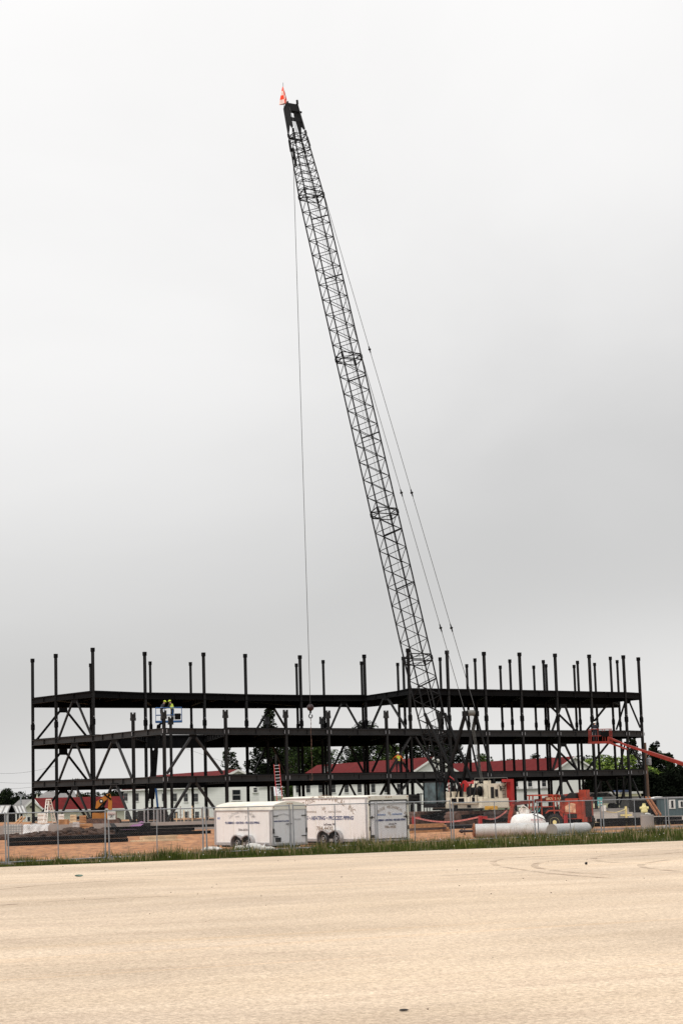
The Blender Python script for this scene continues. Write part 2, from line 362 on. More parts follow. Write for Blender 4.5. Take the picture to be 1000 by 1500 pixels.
# paved lot: its far edge runs through these two points
EA = gnd(0, 1272); EB = gnd(1000, 1233)
ED = (EB-EA).normalized(); EN = V(-ED.y, ED.x, 0)     # EN points away from the camera
def pave():
    m, nt, b = new_mat('pale_pavement'); N, L = nt.nodes, nt.links
    tc = N.new('ShaderNodeTexCoord')
    ang = math.atan2(ED.y, ED.x)
    def noise(scale, st=(1, 1, 1), det=6, rough=.6, rot=0.0, dist=0.0):
        mp = N.new('ShaderNodeMapping'); mp.vector_type = 'TEXTURE'; mp.inputs['Rotation'].default_value = (0, 0, rot); mp.inputs['Scale'].default_value = st
        L.new(tc.outputs['Object'], mp.inputs[0])
        n = N.new('ShaderNodeTexNoise'); n.inputs['Scale'].default_value = scale; n.inputs['Detail'].default_value = det; n.inputs['Roughness'].default_value = rough; n.inputs['Distortion'].default_value = dist
        L.new(mp.outputs[0], n.inputs['Vector']); return n.outputs['Fac']
    def ramp(s, a, b_, ca, cb):
        r = N.new('ShaderNodeValToRGB'); r.color_ramp.elements[0].position = a; r.color_ramp.elements[1].position = b_
        r.color_ramp.elements[0].color = ca; r.color_ramp.elements[1].color = cb; L.new(s, r.inputs['Fac']); return r.outputs[0]
    base = ramp(noise(.5, (6, 1.2, 1), 6, .55, ang-.08, .3), .32, .68, (.545, .43, .31, 1), (.63, .51, .385, 1))
    # worn streaks along the traffic direction
    st = ramp(noise(1.0, (14, .8, 1), 5, .5, ang-.1, .6), .52, .66, (0, 0, 0, 1), (.24, .24, .24, 1))
    m1 = N.new('ShaderNodeMixRGB'); m1.inputs['Color2'].default_value = (.36, .25, .18, 1); L.new(st, m1.inputs['Fac']); L.new(base, m1.inputs['Color1'])
    st2 = ramp(noise(.8, (20, .5, 1), 3, .5, ang-.03, .3), .60, .68, (0, 0, 0, 1), (.20, .20, .20, 1))
    m1b = N.new('ShaderNodeMixRGB'); m1b.inputs['Color2'].default_value = (.72, .47, .25, 1); L.new(st2, m1b.inputs['Fac']); L.new(m1.outputs[0], m1b.inputs['Color1'])
    pa = ramp(noise(.16, (1.6, 1, 1), 5, .6, ang, .5), .38, .62, (.86, .85, .84, 1), (1.08, 1.08, 1.07, 1))
    mp_ = N.new('ShaderNodeMixRGB'); mp_.blend_type = 'MULTIPLY'; mp_.inputs['Fac'].default_value = 1; L.new(m1b.outputs[0], mp_.inputs['Color1']); L.new(pa, mp_.inputs['Color2']); m1b = mp_
    # grit
    g = ramp(noise(17, (1, 1, 1), 4, .9), .36, .64, (.60, .56, .53, 1), (1.36, 1.36, 1.36, 1))
    m2 = N.new('ShaderNodeMixRGB'); m2.blend_type = 'MULTIPLY'; m2.inputs['Fac'].default_value = 1; L.new(m1b.outputs[0], m2.inputs['Color1']); L.new(g, m2.inputs['Color2'])
    vo = N.new('ShaderNodeTexVoronoi'); vo.inputs['Scale'].default_value = 3.4; L.new(tc.outputs['Object'], vo.inputs['Vector'])
    sp_ = ramp(vo.outputs['Distance'], .03, .055, (.35, .35, .35, 1), (0, 0, 0, 1))
    m3 = N.new('ShaderNodeMixRGB'); m3.inputs['Color2'].default_value = (.12, .08, .05, 1); L.new(sp_, m3.inputs['Fac']); L.new(m2.outputs[0], m3.inputs['Color1'])
    L.new(m3.outputs[0], b.inputs['Base Color']); b.inputs['Roughness'].default_value = .75; b.inputs['Specular IOR Level'].default_value = .35
    bp = N.new('ShaderNodeBump'); bp.inputs['Strength'].default_value = .35; bp.inputs['Distance'].default_value = .01; L.new(noise(24, (1, 1, 1), 4, .8), bp.inputs['Height']); L.new(bp.outputs[0], b.inputs['Normal'])
    mb = MB(); A = EA-ED*400; B = EB+ED*400; C = B-EN*300; D = A-EN*300
    for i in range(0, 1): pass
    n = 60
    top = [lerp(A, B, t/n)+V(0, 0, .04)+EN*random.uniform(-.12, .12) for t in range(n+1)]
    poly = top+[C+V(0, 0, .04), D+V(0, 0, .04)]
    mb.add(poly+[p-V(0, 0, .12) for p in top], [tuple(range(len(poly)))[::-1]]+[(i, i+1, len(poly)+i+1, len(poly)+i) for i in range(n)])
    mb.f[0] = tuple(reversed(mb.f[0]))
    o = mb.build('pavement', m); o['kind'] = 'structure'
pave()
def marks():
    m, nt, b = new_mat('tyre_rubber_film'); N, L = nt.nodes, nt.links
    b.inputs['Base Color'].default_value = (.27, .19, .14, 1); b.inputs['Roughness'].default_value = .8
    tc = N.new('ShaderNodeTexCoord'); no = N.new('ShaderNodeTexNoise'); no.inputs['Scale'].default_value = 1.2; no.inputs['Detail'].default_value = 6; L.new(tc.outputs['Object'], no.inputs['Vector'])
    mr = N.new('ShaderNodeMapRange'); mr.inputs[1].default_value = .38; mr.inputs[2].default_value = .75; mr.inputs[3].default_value = 0; mr.inputs[4].default_value = .6; L.new(no.outputs['Fac'], mr.inputs[0])
    L.new(mr.outputs[0], b.inputs['Alpha'])
    mb = MB()
    def rib(pts, wd):
        P = [gnd(x, y, .044) for x, y in pts]; S = []
        for k in range(len(P)-1):      # Catmull-Rom
            p0, p1, p2, p3 = P[max(k-1, 0)], P[k], P[k+1], P[min(k+2, len(P)-1)]
            for q in range(8):
                t = q/8; S.append(.5*((2*p1)+(p2-p0)*t+(2*p0-5*p1+4*p2-p3)*t*t+(3*p1-p0-3*p2+p3)*t**3))
        S.append(P[-1]); vs = []
        for k, s in enumerate(S):
            d = (S[min(k+1, len(S)-1)]-S[max(k-1, 0)]).normalized(); n = V(-d.y, d.x, 0); vs += [s-n*wd/2, s+n*wd/2]
        mb.add(vs, [(2*k, 2*k+2, 2*k+3, 2*k+1) for k in range(len(S)-1)])
    for pts in ([(1000, 1248), (920, 1255), (860, 1258), (806, 1261), (786, 1265), (783, 1269), (796, 1273), (850, 1279), (900, 1281)],
                [(990, 1258), (960, 1262), (938, 1267), (950, 1272), (1000, 1277)],
                [(960, 1265), (910, 1264), (870, 1260), (880, 1254), (930, 1249), (1000, 1244)],
                [(560, 1285), (660, 1282), (760, 1277), (860, 1271)],
                [(728, 1268), (722, 1262), (750, 1257), (820, 1253)],
                [(730, 1269), (765, 1274), (812, 1280), (900, 1287)],
                [(0, 1303), (60, 1297), (150, 1291), (260, 1287)],
                [(0, 1326), (120, 1318), (320, 1310)]):
        rib(pts, .22)
    o = mb.build('tyre_marks', m); o['kind'] = 'structure'
marks()
# verge: low turf sheet, then blades
def verge():
    a = EA-ED*40; mb = MB(); n = 80; vs = []
    wd = lambda u: 4.2+max(0, u)*.38
    for k in range(n+1):
        u = -40+k*1.5; b = EA+ED*u
        w_ = 3.6+max(0, u)*.30
        vs += [b+EN*.06+V(0, 0, .02), b+EN*(w_+random.uniform(-.8, .8))+V(0, 0, .02)]
    mb.add(vs, [(2*k, 2*k+2, 2*k+3, 2*k+1) for k in range(n)])
    m = mat('turf', (.05, .055, .02), .95, 0, .4, 1.2, dirt=(.16, .10, .05), dirt_amt=.8)
    o = mb.build('verge', m); o['kind'] = 'structure'
    mb = MB(); rnd = random.Random(3)
    clumps = [(rnd.uniform(-6, 40), rnd.random(), rnd.uniform(.3, 1.1), rnd.uniform(.3, 1)) for _ in range(520)]
    grid = {}
    def hm(u): return .62+.22*math.sin(u*1.9+1)+.18*math.sin(u*4.7)+.12*math.sin(u*.63+2)
    def blade(u, t, h, mi, lean=.35):
        h *= hm(u+t*1.5)
        w_ = 3.3+max(0, u)*.30
        p = EA+ED*u+EN*(.1+t*w_); a = rnd.uniform(0, 6.28); dx = V(math.cos(a), math.sin(a), 0); hw = rnd.uniform(.006, .013)
        l = V(rnd.uniform(-lean, lean), rnd.uniform(-lean, lean), 0)*h
        mb.cur = mi
        q = p+l*.35+V(0, 0, h*.55)
        mb.add([p-dx*hw, p+dx*hw, q+dx*hw*.8, p+l+V(0, 0, h), q-dx*hw*.8], [(0, 1, 2, 3, 4)])
    # uniform thin growth
    for _ in range(34000):
        u = rnd.uniform(-6, 38); t = rnd.random()**1.2*1.03-.03; blade(u, t, rnd.uniform(.04, .16), 0 if rnd.random() < .7 else 2)
    for (cu, ct, cr, dens) in clumps:
        if ct < .12 and rnd.random() < .6: ct += .2
        w_ = 3.3+max(0, cu)*.30
        low = 1.0 if cu > 5 or (cu < 2.6 and cu > 1) or cu < -1 else .35
        for _ in range(int(230*cr*dens)):
            u = cu+rnd.gauss(0, cr*.5); t = ct+rnd.gauss(0, cr*.32)/w_
            if t < 0 or t > 1.0: continue
            r = rnd.random(); h = rnd.uniform(.12, .42)*low*(.5+.7*dens)
            if r < .06: blade(u, t, h*1.8, 1, .2)
            else: blade(u, t, h, 0 if r < .8 else 2)
    for _ in range(1300):   # pale seed stalks
        u = rnd.uniform(-6, 38); t = rnd.uniform(.3, 1); blade(u, t, rnd.uniform(.25, .6), 1, .18)
    for _ in range(130):
        u = rnd.uniform(-6, 38); t = rnd.random(); w_ = 3.3+max(0, u)*.30; p = EA+ED*u+EN*(.1+t*w_)+V(0, 0, rnd.uniform(.1, .3)); mb.cur = 3
        mb.blob(p, .018, 5, 4)
    o = mb.build('tall_grass', [M['grassgreen'], M['grasstan'], M['fol_mid'], M['water_white']]); o['kind'] = 'stuff'
    o['label'] = 'strip of tall weedy grass between the paved lot and the fence'; o['category'] = 'grass'
verge()

# ------------------------------------------------------------------ steel building frame
Z1, Z2, Z3 = 3.85, 7.55, 11.25
def column_pos(px, py, Y):
    p = at(px, py, Y); return p
rows = {
 'E': [(48, 965, 172), (82, 958, 167), (136, 949, 162.5)],
 'E2': [(195, 1046, 154), (240, 1043, 148.5)],
 'A': [(330, 1042, 153), (418, 1042, 157), (480, 1043, 160), (565, 1043, 164), (643, 1044, 168.5)],
 'B': [(212, 955, 167.4), (298, 956, 170.6), (359, 958, 174), (439, 960, 177.5), (533, 959, 180)],
 'C': [(597, 950, 170), (654, 953, 172.5), (708, 955, 175), (760, 956, 177.5), (812, 957.5, 180.3), (862, 959, 183.2), (912, 960, 186), (934, 963, 188.3)],
 'D': [(133, 972, 175), (220, 969, 178), (279, 970, 180.5), (434, 972, 185.5), (473, 967, 183.5), (529, 969, 187)],
 'D2': [(590, 962, 180), (644, 963, 181.8), (695, 964.5, 184.2), (746, 966, 186.8), (795, 967, 189), (845, 968, 191), (893, 962, 192.5)],
 'F': [(582, 971, 189), (683, 973, 192), (732, 975, 194.5), (781, 975, 197), (799, 973, 198), (840, 974, 199.5), (870, 971, 201), (903, 967, 201)],
 'S': [(391, 1052, 168), (471, 1052, 171)],
}
def plan(row, i, z): p = at(*rows[row][i]); return V(p.x, p.y, z)
BF = Thing('steel_building_frame', 'dark steel skeleton of a three storey building under construction behind the fence', 'building frame', (8, 165, 0))
def make_column(px, py, Y, row):
    top = at(px, py, Y); zt = top.z; p = V(top.x, top.y, 0); wd = .21 if row in ('E', 'B', 'C', 'E2', 'A') else .175
    mb = MB(); z0 = .25
    # wide-flange section turned at the building's angle
    u = V(math.cos(R(33)), math.sin(R(33)), 0); n = V(-u.y, u.x, 0)
    for s in (-1, 1): mb.bar(p+n*s*(wd/2-.015)+V(0, 0, z0), p+n*s*(wd/2-.015)+V(0, 0, zt), wd, .03, up=n)
    mb.bar(p+V(0, 0, z0), p+V(0, 0, zt-.01), .05, wd-.06, up=n)
    mb.box(p+V(0, 0, z0-.02), (.5, .5, .05), R(33))
    c = BF.part('column', mb, M['colsteel'])
    b = MB()
    if zt > 12:
        b.box(p+V(0, 0, zt-.16), (wd*1.35, wd*1.3, .34), R(33))
        BF.part('cap_plate', b, M['steel2'], c); b = MB()
        b.box(p+V(0, 0, Z2+1.15), (wd*1.3, wd*1.3, .5), R(33)); BF.part('splice_plate', b, M['steel2'], c)
        b = MB(); b.box(p+V(0, 0, Z2+1.60)-n*(wd/2+.02), (.07, .03, .10), R(33)); BF.part('bolt_tab', b, M['galv'], c)
    else:
        for s in (-1, 1): b.box(p+u*s*.15+V(0, 0, zt-.12), (.09, .20, .50), R(33))
        b.box(p+V(0, 0, zt-.42), (.42, .24, .22), R(33))
        BF.part('splice_plate', b, M['steel'], c)
    # pale clip angles beside the column at floors
    if row in ('A', 'C', 'E2'):
        for z in (Z1, Z2):
            for s in (-1, 1):
                b = MB(); b.box(p+u*s*.19-n*.12+V(0, 0, z-.24), (.04, .05, .30), R(33)); BF.part('clip_angle', b, M['galv'], c)
for rk, lst in rows.items():
    for c in lst: make_column(*c, rk)
# one more row of stubs behind row A's corner
make_column(250, 1052, 158, 'S')
def beam(a, b, z, h=.5, wd=.26, m='steel'):
    mb = MB(); p = V(a.x, a.y, z); q = V(b.x, b.y, z); mb.ibeam(p, q, wd, h, .045)
    # stiffener ribs
    n = max(1, int((q-p).length/2.2))
    for k in range(1, n): mb.box(lerp(p, q, k/n)-V(0, 0, h/2), (.05, wd*.9, h-.09), math.atan2((q-p).y, (q-p).x))
    return BF.part('beam', mb, M[m])
def chain(keys, z, **k):
    pts = [plan(r, i, z) for r, i in keys]
    for a, b in zip(pts, pts[1:]): beam(a, b, z, **k)
def idx(r, a=0, b=None): return [(r, i) for i in range(len(rows[r]))][a:b]
for z in (Z1, Z2, Z3):
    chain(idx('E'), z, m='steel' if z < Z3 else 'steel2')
    if z < Z3:
        chain([('E', 2)]+idx('E2')+idx('A')+[('C', 1)], z); chain([('C', 1)]+idx('C', 2), z)
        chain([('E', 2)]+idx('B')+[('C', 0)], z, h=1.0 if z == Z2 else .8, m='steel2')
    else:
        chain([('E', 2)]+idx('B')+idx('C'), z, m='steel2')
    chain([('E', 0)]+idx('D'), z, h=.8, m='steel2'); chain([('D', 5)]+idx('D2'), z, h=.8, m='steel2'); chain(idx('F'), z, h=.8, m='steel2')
    chain([('E', 1), ('D', 0)], z)
    for a, b in ((('C', 7), ('D2', 6)), (('D2', 6), ('F', 7)), (('C', 0), ('D2', 0)), (('D2', 0), ('F', 0)), (('B', 0), ('D', 1)), (('B', 1), ('D', 2)), (('B', 2), ('D', 3)), (('B', 3), ('D', 4)), (('B', 4), ('D', 5)),
                 (('C', 2), ('D2', 2)), (('C', 3), ('D2', 3)), (('C', 4), ('D2', 4)), (('C', 5), ('D2', 5)), (('D2', 2), ('F', 1)), (('D2', 3), ('F', 2)), (('D2', 4), ('F', 3))):
        chain([a, b], z, h=.6, m='steel2')
    if z < Z3:
        for a, b in ((('A', 0), ('B', 1)), (('A', 1), ('S', 0)), (('S', 0), ('B', 2)), (('A', 2), ('S', 1)), (('S', 1), ('B', 3)), (('A', 3), ('B', 4)), (('E2', 0), ('B', 0))):
            chain([a, b], z, h=.6, m='steel2')
# floor deck and joists
def deck(front, back, z, name='floor_deck'):
    P = [plan(r, i, z+.004) for r, i in front]+[plan(r, i, z+.004) for r, i in reversed(back)]
    mb = MB(); mb.prism(P, (0, 0, .09)); BF.part(name, mb, M['steel2'])
def rowpt(pts, t):
    L_ = [(b-a).length for a, b in zip(pts, pts[1:])]; T = sum(L_)*t
    for (a, b), l in zip(zip(pts, pts[1:]), L_):
        if T <= l: return lerp(a, b, T/l)
        T -= l
    return pts[-1]
jn = 0
def joists(front, back, z, n):
    global jn
    fp = [plan(r, i, z) for r, i in front]; bp = [plan(r, i, z) for r, i in back]
    for k in range(n):
        t = (k+.5)/n; a = rowpt(fp, t); b = rowpt(bp, t)
        if jn >= 98: return
        mb = MB(); mb.bar(a-V(0, 0, .14), b-V(0, 0, .14), .12, .26); BF.part('joist', mb, M['steel2']); jn += 1
Bl = [('E', 2)]+idx('B'); Dl = [('E', 0)]+idx('D')
for z in (Z1, Z2, Z3):
    deck([('E', 2)]+idx('B'), [('E', 0), ('D', 1), ('D', 2), ('D', 3), ('D', 5)], z)
    deck(idx('C'), [('D', 5), ('F', 0), ('F', 1), ('F', 3), ('F', 7)], z)
    joists(Bl, Dl, z, 13); joists(idx('C'), idx('F'), z, 13)
    if z < Z3:
        deck([('A', 0), ('A', 1), ('A', 2), ('A', 3), ('A', 4)], [('B', 1), ('B', 2), ('B', 3), ('B', 4), ('C', 0)], z)
        joists([('A', 0), ('A', 1), ('A', 2), ('A', 3), ('A', 4)], [('B', 1), ('B', 2), ('B', 3), ('B', 4), ('C', 0)], z, 8)
# inverted-V braces: (apex px,py) (foot px,py)... on a plane between two depths
def Yat(px, a, b): return lerp(a[1], b[1], (px-a[0])/(b[0]-a[0]))
def brace(ap, feet, la, lb, wd=.17, gus=None, m='steel'):
    for k, ft in enumerate(feet):
        ax = ap[0]+(-3.5 if ft[0] < ap[0] else 3.5)
        p = at(ax, ap[1], Yat(ax, la, lb)); q = at(ft[0], ft[1], Yat(ft[0], la, lb))
        mb = MB(); mb.bar(p, q, wd, wd); BF.part('brace', mb, M[m])
    p = at(ap[0], ap[1]-1, Yat(ap[0], la, lb)); q = at(ap[0]+(gus or 5), ap[1]-1, Yat(ap[0]+(gus or 5), la, lb)); d = (q-p)
    mb = MB(); mb.bar(p-d, p+d, .06, .35 if not gus else .6); BF.part('gusset', mb, M['steel2'])
E1, E2_, E3 = (48, 172), (82, 167), (136, 162.5)
back = (48, 174), (136, 177)
EW = (136, 162.5), (195, 154); A1 = (240, 148.5), (330, 153); A4 = (565, 164), (643, 168.5)
for apy, fy in ((1040, (1084, 1081)), (1102, (1146, 1144)), (1158, (1200, 1200))):
    brace((93, apy), [(54, fy[0]), (129, fy[1])], *back, gus=6, m='steel2')
for apy, fy in ((1028, (1083, 1077)), (1092, (1146, 1142)), (1156, (1204, 1203))):
    brace((110, apy), [(86, fy[0]), (134, fy[1])], E2_, E3, wd=.15)
for apy, fy in ((1087, (1142, 1139)), (1151, (1204, 1204))):
    brace((168, apy), [(141, fy[0]), (193, fy[1])], *EW)
for apy, fy in ((1080, (1133, 1133)), (1146, (1203, 1200))):
    brace((283, apy), [(245, fy[0]), (326, fy[1])], *A1)
for apy, fy in ((1079, (1130, 1131)), (1142, (1178, 1178))):
    brace((604, apy), [(571, fy[0]), (639, fy[1])], *A4)
for ap, ft, a, b in (((398, 1038), ((376, 1068), (418, 1066)), (359, 182), (439, 185.5)), ((503, 1031), ((484, 1067), (526, 1066)), (439, 177.5), (533, 180)),
                     ((565, 1024), ((543, 1066), (594, 1066)), (533, 179), (597, 171)), ((824, 1035), ((808, 1071), (840, 1070)), (812, 180.3), (862, 183)),
                     ((824, 1092), ((809, 1128), (845, 1129)), (812, 180.3), (862, 183)), ((826, 1144), ((813, 1168), (842, 1169)), (812, 180.3), (862, 183)),
                     ((918, 1029), ((902, 1069), (937, 1066)), (893, 190), (937, 189)), ((918, 1090), ((906, 1127), (941, 1126)), (893, 190), (937, 189)), ((921, 1140), ((907, 1180), (942, 1180)), (893, 190), (937, 189)),
                     ((508, 1091), ((485, 1130), (532, 1131)), (439, 178), (533, 180)), ((508, 1148), ((494, 1172), (524, 1172)), (439, 178), (533, 180)),
                     ((568, 1088), ((545, 1130), (598, 1130)), (533, 179), (597, 171)), ((570, 1146), ((553, 1172), (590, 1174)), (533, 179), (597, 171)),
                     ((395, 1090), ((372, 1132), (418, 1132)), (359, 182), (439, 185.5)), ((884, 1143), ((866, 1178), (907, 1178)), (862, 199), (903, 200))):
    brace(ap, ft, a, b, wd=.16, m='steel')
for p, q, a, b in (((804, 1033), (842, 1070), (795, 189), (845, 191)), ((892, 1028), (858, 1071), (845, 191), (893, 192.5)), ((806, 1089), (845, 1128), (795, 189), (845, 191)), ((890, 1089), (859, 1128), (845, 191), (893, 192.5))):
    mb = MB(); mb.bar(at(p[0], p[1], Yat(p[0], a, b)), at(q[0], q[1], Yat(q[0], a, b)), .16); BF.part('brace', mb, M['steel'])
# ground slab inside the foundation
def slab():
    P = [plan(r, i, .16) for r, i in [('E', 0), ('E', 2), ('E2', 0), ('E2', 1), ('A', 0), ('A', 1), ('A', 2), ('A', 3), ('A', 4), ('C', 1), ('C', 3), ('C', 6), ('C', 7), ('F', 7), ('F', 3), ('F', 1), ('F', 0), ('D', 5), ('D', 3), ('D', 1)]]
    mb = MB(); mb.prism(P, (0, 0, -.1)); o = mb.build('building_slab', mat('slab_gravel', (.30, .25, .21), .95, 0, .3, .6, dirt=(.13, .09, .07), dirt_amt=.8, dirt_scale=.5, bump=.4)); o['kind'] = 'structure'
slab()
def yard():
    P = [xz(596, .015, 124), xz(1060, .015, 121), xz(1060, .015, 200), xz(950, .015, 200), plan('C', 7, .015), plan('C', 3, .015), plan('C', 1, .015), plan('A', 3, .015), xz(560, .015, 150)]
    mb = MB(); mb.add(P, [tuple(range(len(P)))]); o = mb.build('gravel_yard', mat('yard_gravel', (.33, .28, .24), .95, 0, .35, .5, dirt=(.12, .08, .06), dirt_amt=.85, dirt_scale=.4, bump=.5)); o['kind'] = 'structure'
yard()
# concrete foundation under the frame
def lowwall(name, pts, z0, z1, th, m, label, cat, group=None):
    mb = MB()
    for a, b in zip(pts, pts[1:]): mb.bar(V(a.x, a.y, (z0+z1)/2), V(b.x, b.y, (z0+z1)/2), th, z1-z0)
    return one(name, mb, m, label, cat, (pts[0].x, pts[0].y, 0), group)
fp = [plan('E', 0, 0), plan('E', 2, 0), plan('E2', 1, 0)-V(0, .1, 0), plan('A', 4, 0), plan('C', 1, 0), plan('C', 6, 0), plan('C', 7, 0)]
lowwall('foundation_wall', fp, -.1, .24, .55, M['concrete'], 'low grey concrete foundation wall directly under the steel columns', 'foundation')
# ------------------------------------------------------------------ people
def person(label, foot, face, pose='stand', tall=1.75, top='hivis', sleeves=None, group=None, lean=0.0, arms=(.0, .0), bentarm=(.4, .4), hat='helmet'):
    """one continuous skinned body; face = yaw the person looks towards (0 = +Y)"""
    k = tall/1.75
    T = Thing('person', label, 'person', foot, group)
    vs, es, rs = [], [], []
    def vert(p, r, par=None):
        vs.append(Vector(p)*k); rs.append(r*k)
        if par is not None: es.append((par, len(vs)-1))
        return len(vs)-1
    bend = lean
    def up(x, y, z):   # lean the trunk forward about the hip
        d = z-.95; return (x, y+math.sin(bend)*d, .95+math.cos(bend)*d)
    pel = vert((0, 0, .95), .15)
    b1 = vert(up(0, .0, 1.12), .14, pel); b2 = vert(up(0, .0, 1.32), .155, b1); nk = vert(up(0, .01, 1.47), .06, b2); hd = vert(up(0, .02, 1.56), .085, nk); ht = vert(up(0, .02, 1.66), .09, hd)
    nz = vert(up(0, .11, 1.585), .022, hd)
    kneeb = {'stand': (0, 0), 'step': (.16, -.12), 'crouch': (.3, .25)}[pose]
    for s, kb in ((-1, kneeb[0]), (1, kneeb[1])):
        h = vert((s*.10, 0, .88), .10, pel); kn = vert((s*.13, .05+kb*.6, .48), .068, h); an = vert((s*.14, kb*.4, .09), .048, kn); to = vert((s*.15, .15+kb*.4, .045), .042, an)
        sh = vert(up(s*.20, 0, 1.40), .065, b2); a = arms[0 if s < 0 else 1]; bb = bentarm[0 if s < 0 else 1]
        dx, dz = math.sin(.25+a*.6), -math.cos(.25+a*.6)
        el = vert(up(s*(.20+.28*dx), -.02+.2*a, 1.40+.28*dz), .045, sh)
        wr = vert(up(s*(.20+.28*dx+.06-.12*bb), .02+.24*bb+.2*a, 1.40+.28*dz-.24*math.cos(bb*1.4)), .032, el)
        W = vs[wr]/k; dr = (vs[wr]-vs[el]).normalized(); pm = vert(W+dr*.06, .036, wr)
        P = vs[pm]/k; sd = V(0, 1, 0) if abs(dr.y) < .8 else V(1, 0, 0)
        for q, l in ((-.03, .05), (-.01, .065), (.011, .07), (.031, .06)):
            f1 = vert(P+dr*.04+sd*q, .0095, pm); vert(P+dr*(.04+l)+sd*q+V(-s*.02, 0, 0), .008, f1)
        t1 = vert(P-dr*.01+sd*.045+V(-s*.01, 0, 0), .011, pm); vert(P+dr*.03+sd*.065+V(-s*.02, 0, 0), .009, t1)
    me = bpy.data.meshes.new('body'); me.from_pydata([tuple(v) for v in vs], es, [])
    ob = bpy.data.objects.new('body', me); COL.objects.link(ob)
    sk = ob.modifiers.new('s', 'SKIN'); sb = ob.modifiers.new('u', 'SUBSURF'); sb.levels = 1
    if not me.skin_vertices: me.attributes  # layer is created by the modifier
    bpy.context.view_layer.update()
    if not me.skin_vertices:
        import bmesh
        bm = bmesh.new(); bm.from_mesh(me); bm.verts.layers.skin.verify(); bm.to_mesh(me); bm.free()
    for i, r_ in enumerate(rs): me.skin_vertices[0].data[i].radius = (r_, r_)
    me.skin_vertices[0].data[0].use_root = True
    bpy.context.view_layer.update()
    ev = ob.evaluated_get(bpy.context.evaluated_depsgraph_get()); nm = bpy.data.meshes.new_from_object(ev)
    ob.modifiers.clear(); ob.data = nm
    nm.materials.clear()
    for m in (M['navy'], M[sleeves or top], M['skin']): nm.materials.append(m)
    inv = Matrix.Rotation(face, 3, 'Z')
    for p in nm.polygons:
        c = p.center/k; zz = .95+(c.z-.95)/max(.3, math.cos(bend))
        p.material_index = 2 if (zz > 1.50 or (abs(c.x) > .20 and c.z < 1.02 and (c.z > .6))) else (1 if (c.z > 1.0 or (abs(c.x) > .19 and c.z > .95)) else 0)
        p.use_smooth = True
    for v in nm.vertices: v.co = inv @ v.co
    ob.parent = T.o
    def tr(p): return inv @ (Vector(p)*k)
    mb = MB(); c = up(0, .02, 1.645)
    mb.lathe(tr(c), inv @ V(0, math.sin(bend), math.cos(bend)), [(0, .165*k), (.012*k, .165*k), (.014*k, .125*k), (.07*k, .115*k), (.115*k, .07*k), (.13*k, .01)], 12)
    T.part('hard_hat', mb, M[hat], local=True, smooth=True)
    mb = MB()
    for (z0, r0), (z1, r1) in (((1.02, .165), (1.2, .165)), ((1.2, .165), (1.43, .16))):
        pts = []
        for z, r_ in ((z0, r0), (z1, r1)):
            for i in range(12):
                a = 2*math.pi*i/12; q = up(math.cos(a)*r_*1.12, math.sin(a)*r_*1.0, z); pts.append(tr(q))
        mb.add(pts, [(i, (i+1) % 12, 12+(i+1) % 12, 12+i) for i in range(12)])
    v = T.part('safety_vest', mb, M[top], local=True)
    mb = MB()
    for z in (1.1,):
        pts = []
        for zz in (z, z+.05):
            for i in range(12):
                a = 2*math.pi*i/12; pts.append(tr(up(math.cos(a)*.19, math.sin(a)*.172, zz)))
        mb.add(pts, [(i, (i+1) % 12, 12+(i+1) % 12, 12+i) for i in range(12)])
    T.part('reflective_band', mb, M['galv'], v, local=True)
    return T

# ------------------------------------------------------------------ crawler crane
CP = xz(672, 0, 132)
cr = Thing('crawler_crane', 'white bodied crawler crane with a tall black lattice boom leaning left over the steel frame', 'crane', CP)
fw = V(-.5, .866, 0); rt = V(.866, .5, 0); ZU = V(0, 0, 1)
def cl(f, r, z): return CP+fw*f+rt*r+V(0, 0, z)
BM = Matrix((rt, fw, ZU)).transposed()       # local (right, forward, up)
def cbox(mb, f0, f1, r0, r1, z0, z1): mb.box(cl((f0+f1)/2, (r0+r1)/2, (z0+z1)/2), (r1-r0, f1-f0, z1-z0), mtx=BM)
footc = cl(1.0, 0, 1.95)
# tip: find lean and length so the tip projects to its place
tgt = (426.5, 159)
def tipat(s, Lh): return footc+fw*(s*Lh)+V(0, 0, Lh)
s_, Lh = .35, 48.0
for _ in range(40):
    # lateral rt offset is zero: adjust fw lean for px, height for py
    p = proj(tipat(s_, Lh)); Lh += (p[1]-tgt[1])*.02; s_ += (p[0]-tgt[0])*.0009
TIP = tipat(s_, Lh); BA = (TIP-footc).normalized(); BL = (TIP-footc).length
BE = BA.cross(rt).normalized()
if BE.z < 0: BE = -BE                        # depth direction, pointing to the upper/back side
print('BOOM lean', s_, 'len', BL, 'tip', TIP, proj(TIP))
W2, D2_ = .86, .47
def half(s):
    m = s/BL
    if m < .09: t = m/.09; return lerp(.52, W2, t), lerp(.10, D2_, t)
    if m > .87: t = (m-.87)/.13; return lerp(W2, .44, t), lerp(D2_, .36, t)
    return W2, D2_
def bp_(s, i, j):
    a, b = half(s); return footc+BA*s+rt*(a*i)+BE*(b*j)
CH = [(-1, -1), (1, -1), (1, 1), (-1, 1)]
def s_at(py):
    lo, hi = 0.0, 1.0
    for _ in range(40):
        m_ = (lo+hi)/2
        if proj(footc+BA*(BL*m_))[1] > py: lo = m_
        else: hi = m_
    return lo
cuts = [0, s_at(1078), s_at(966), s_at(752), s_at(525), s_at(287), s_at(196)]
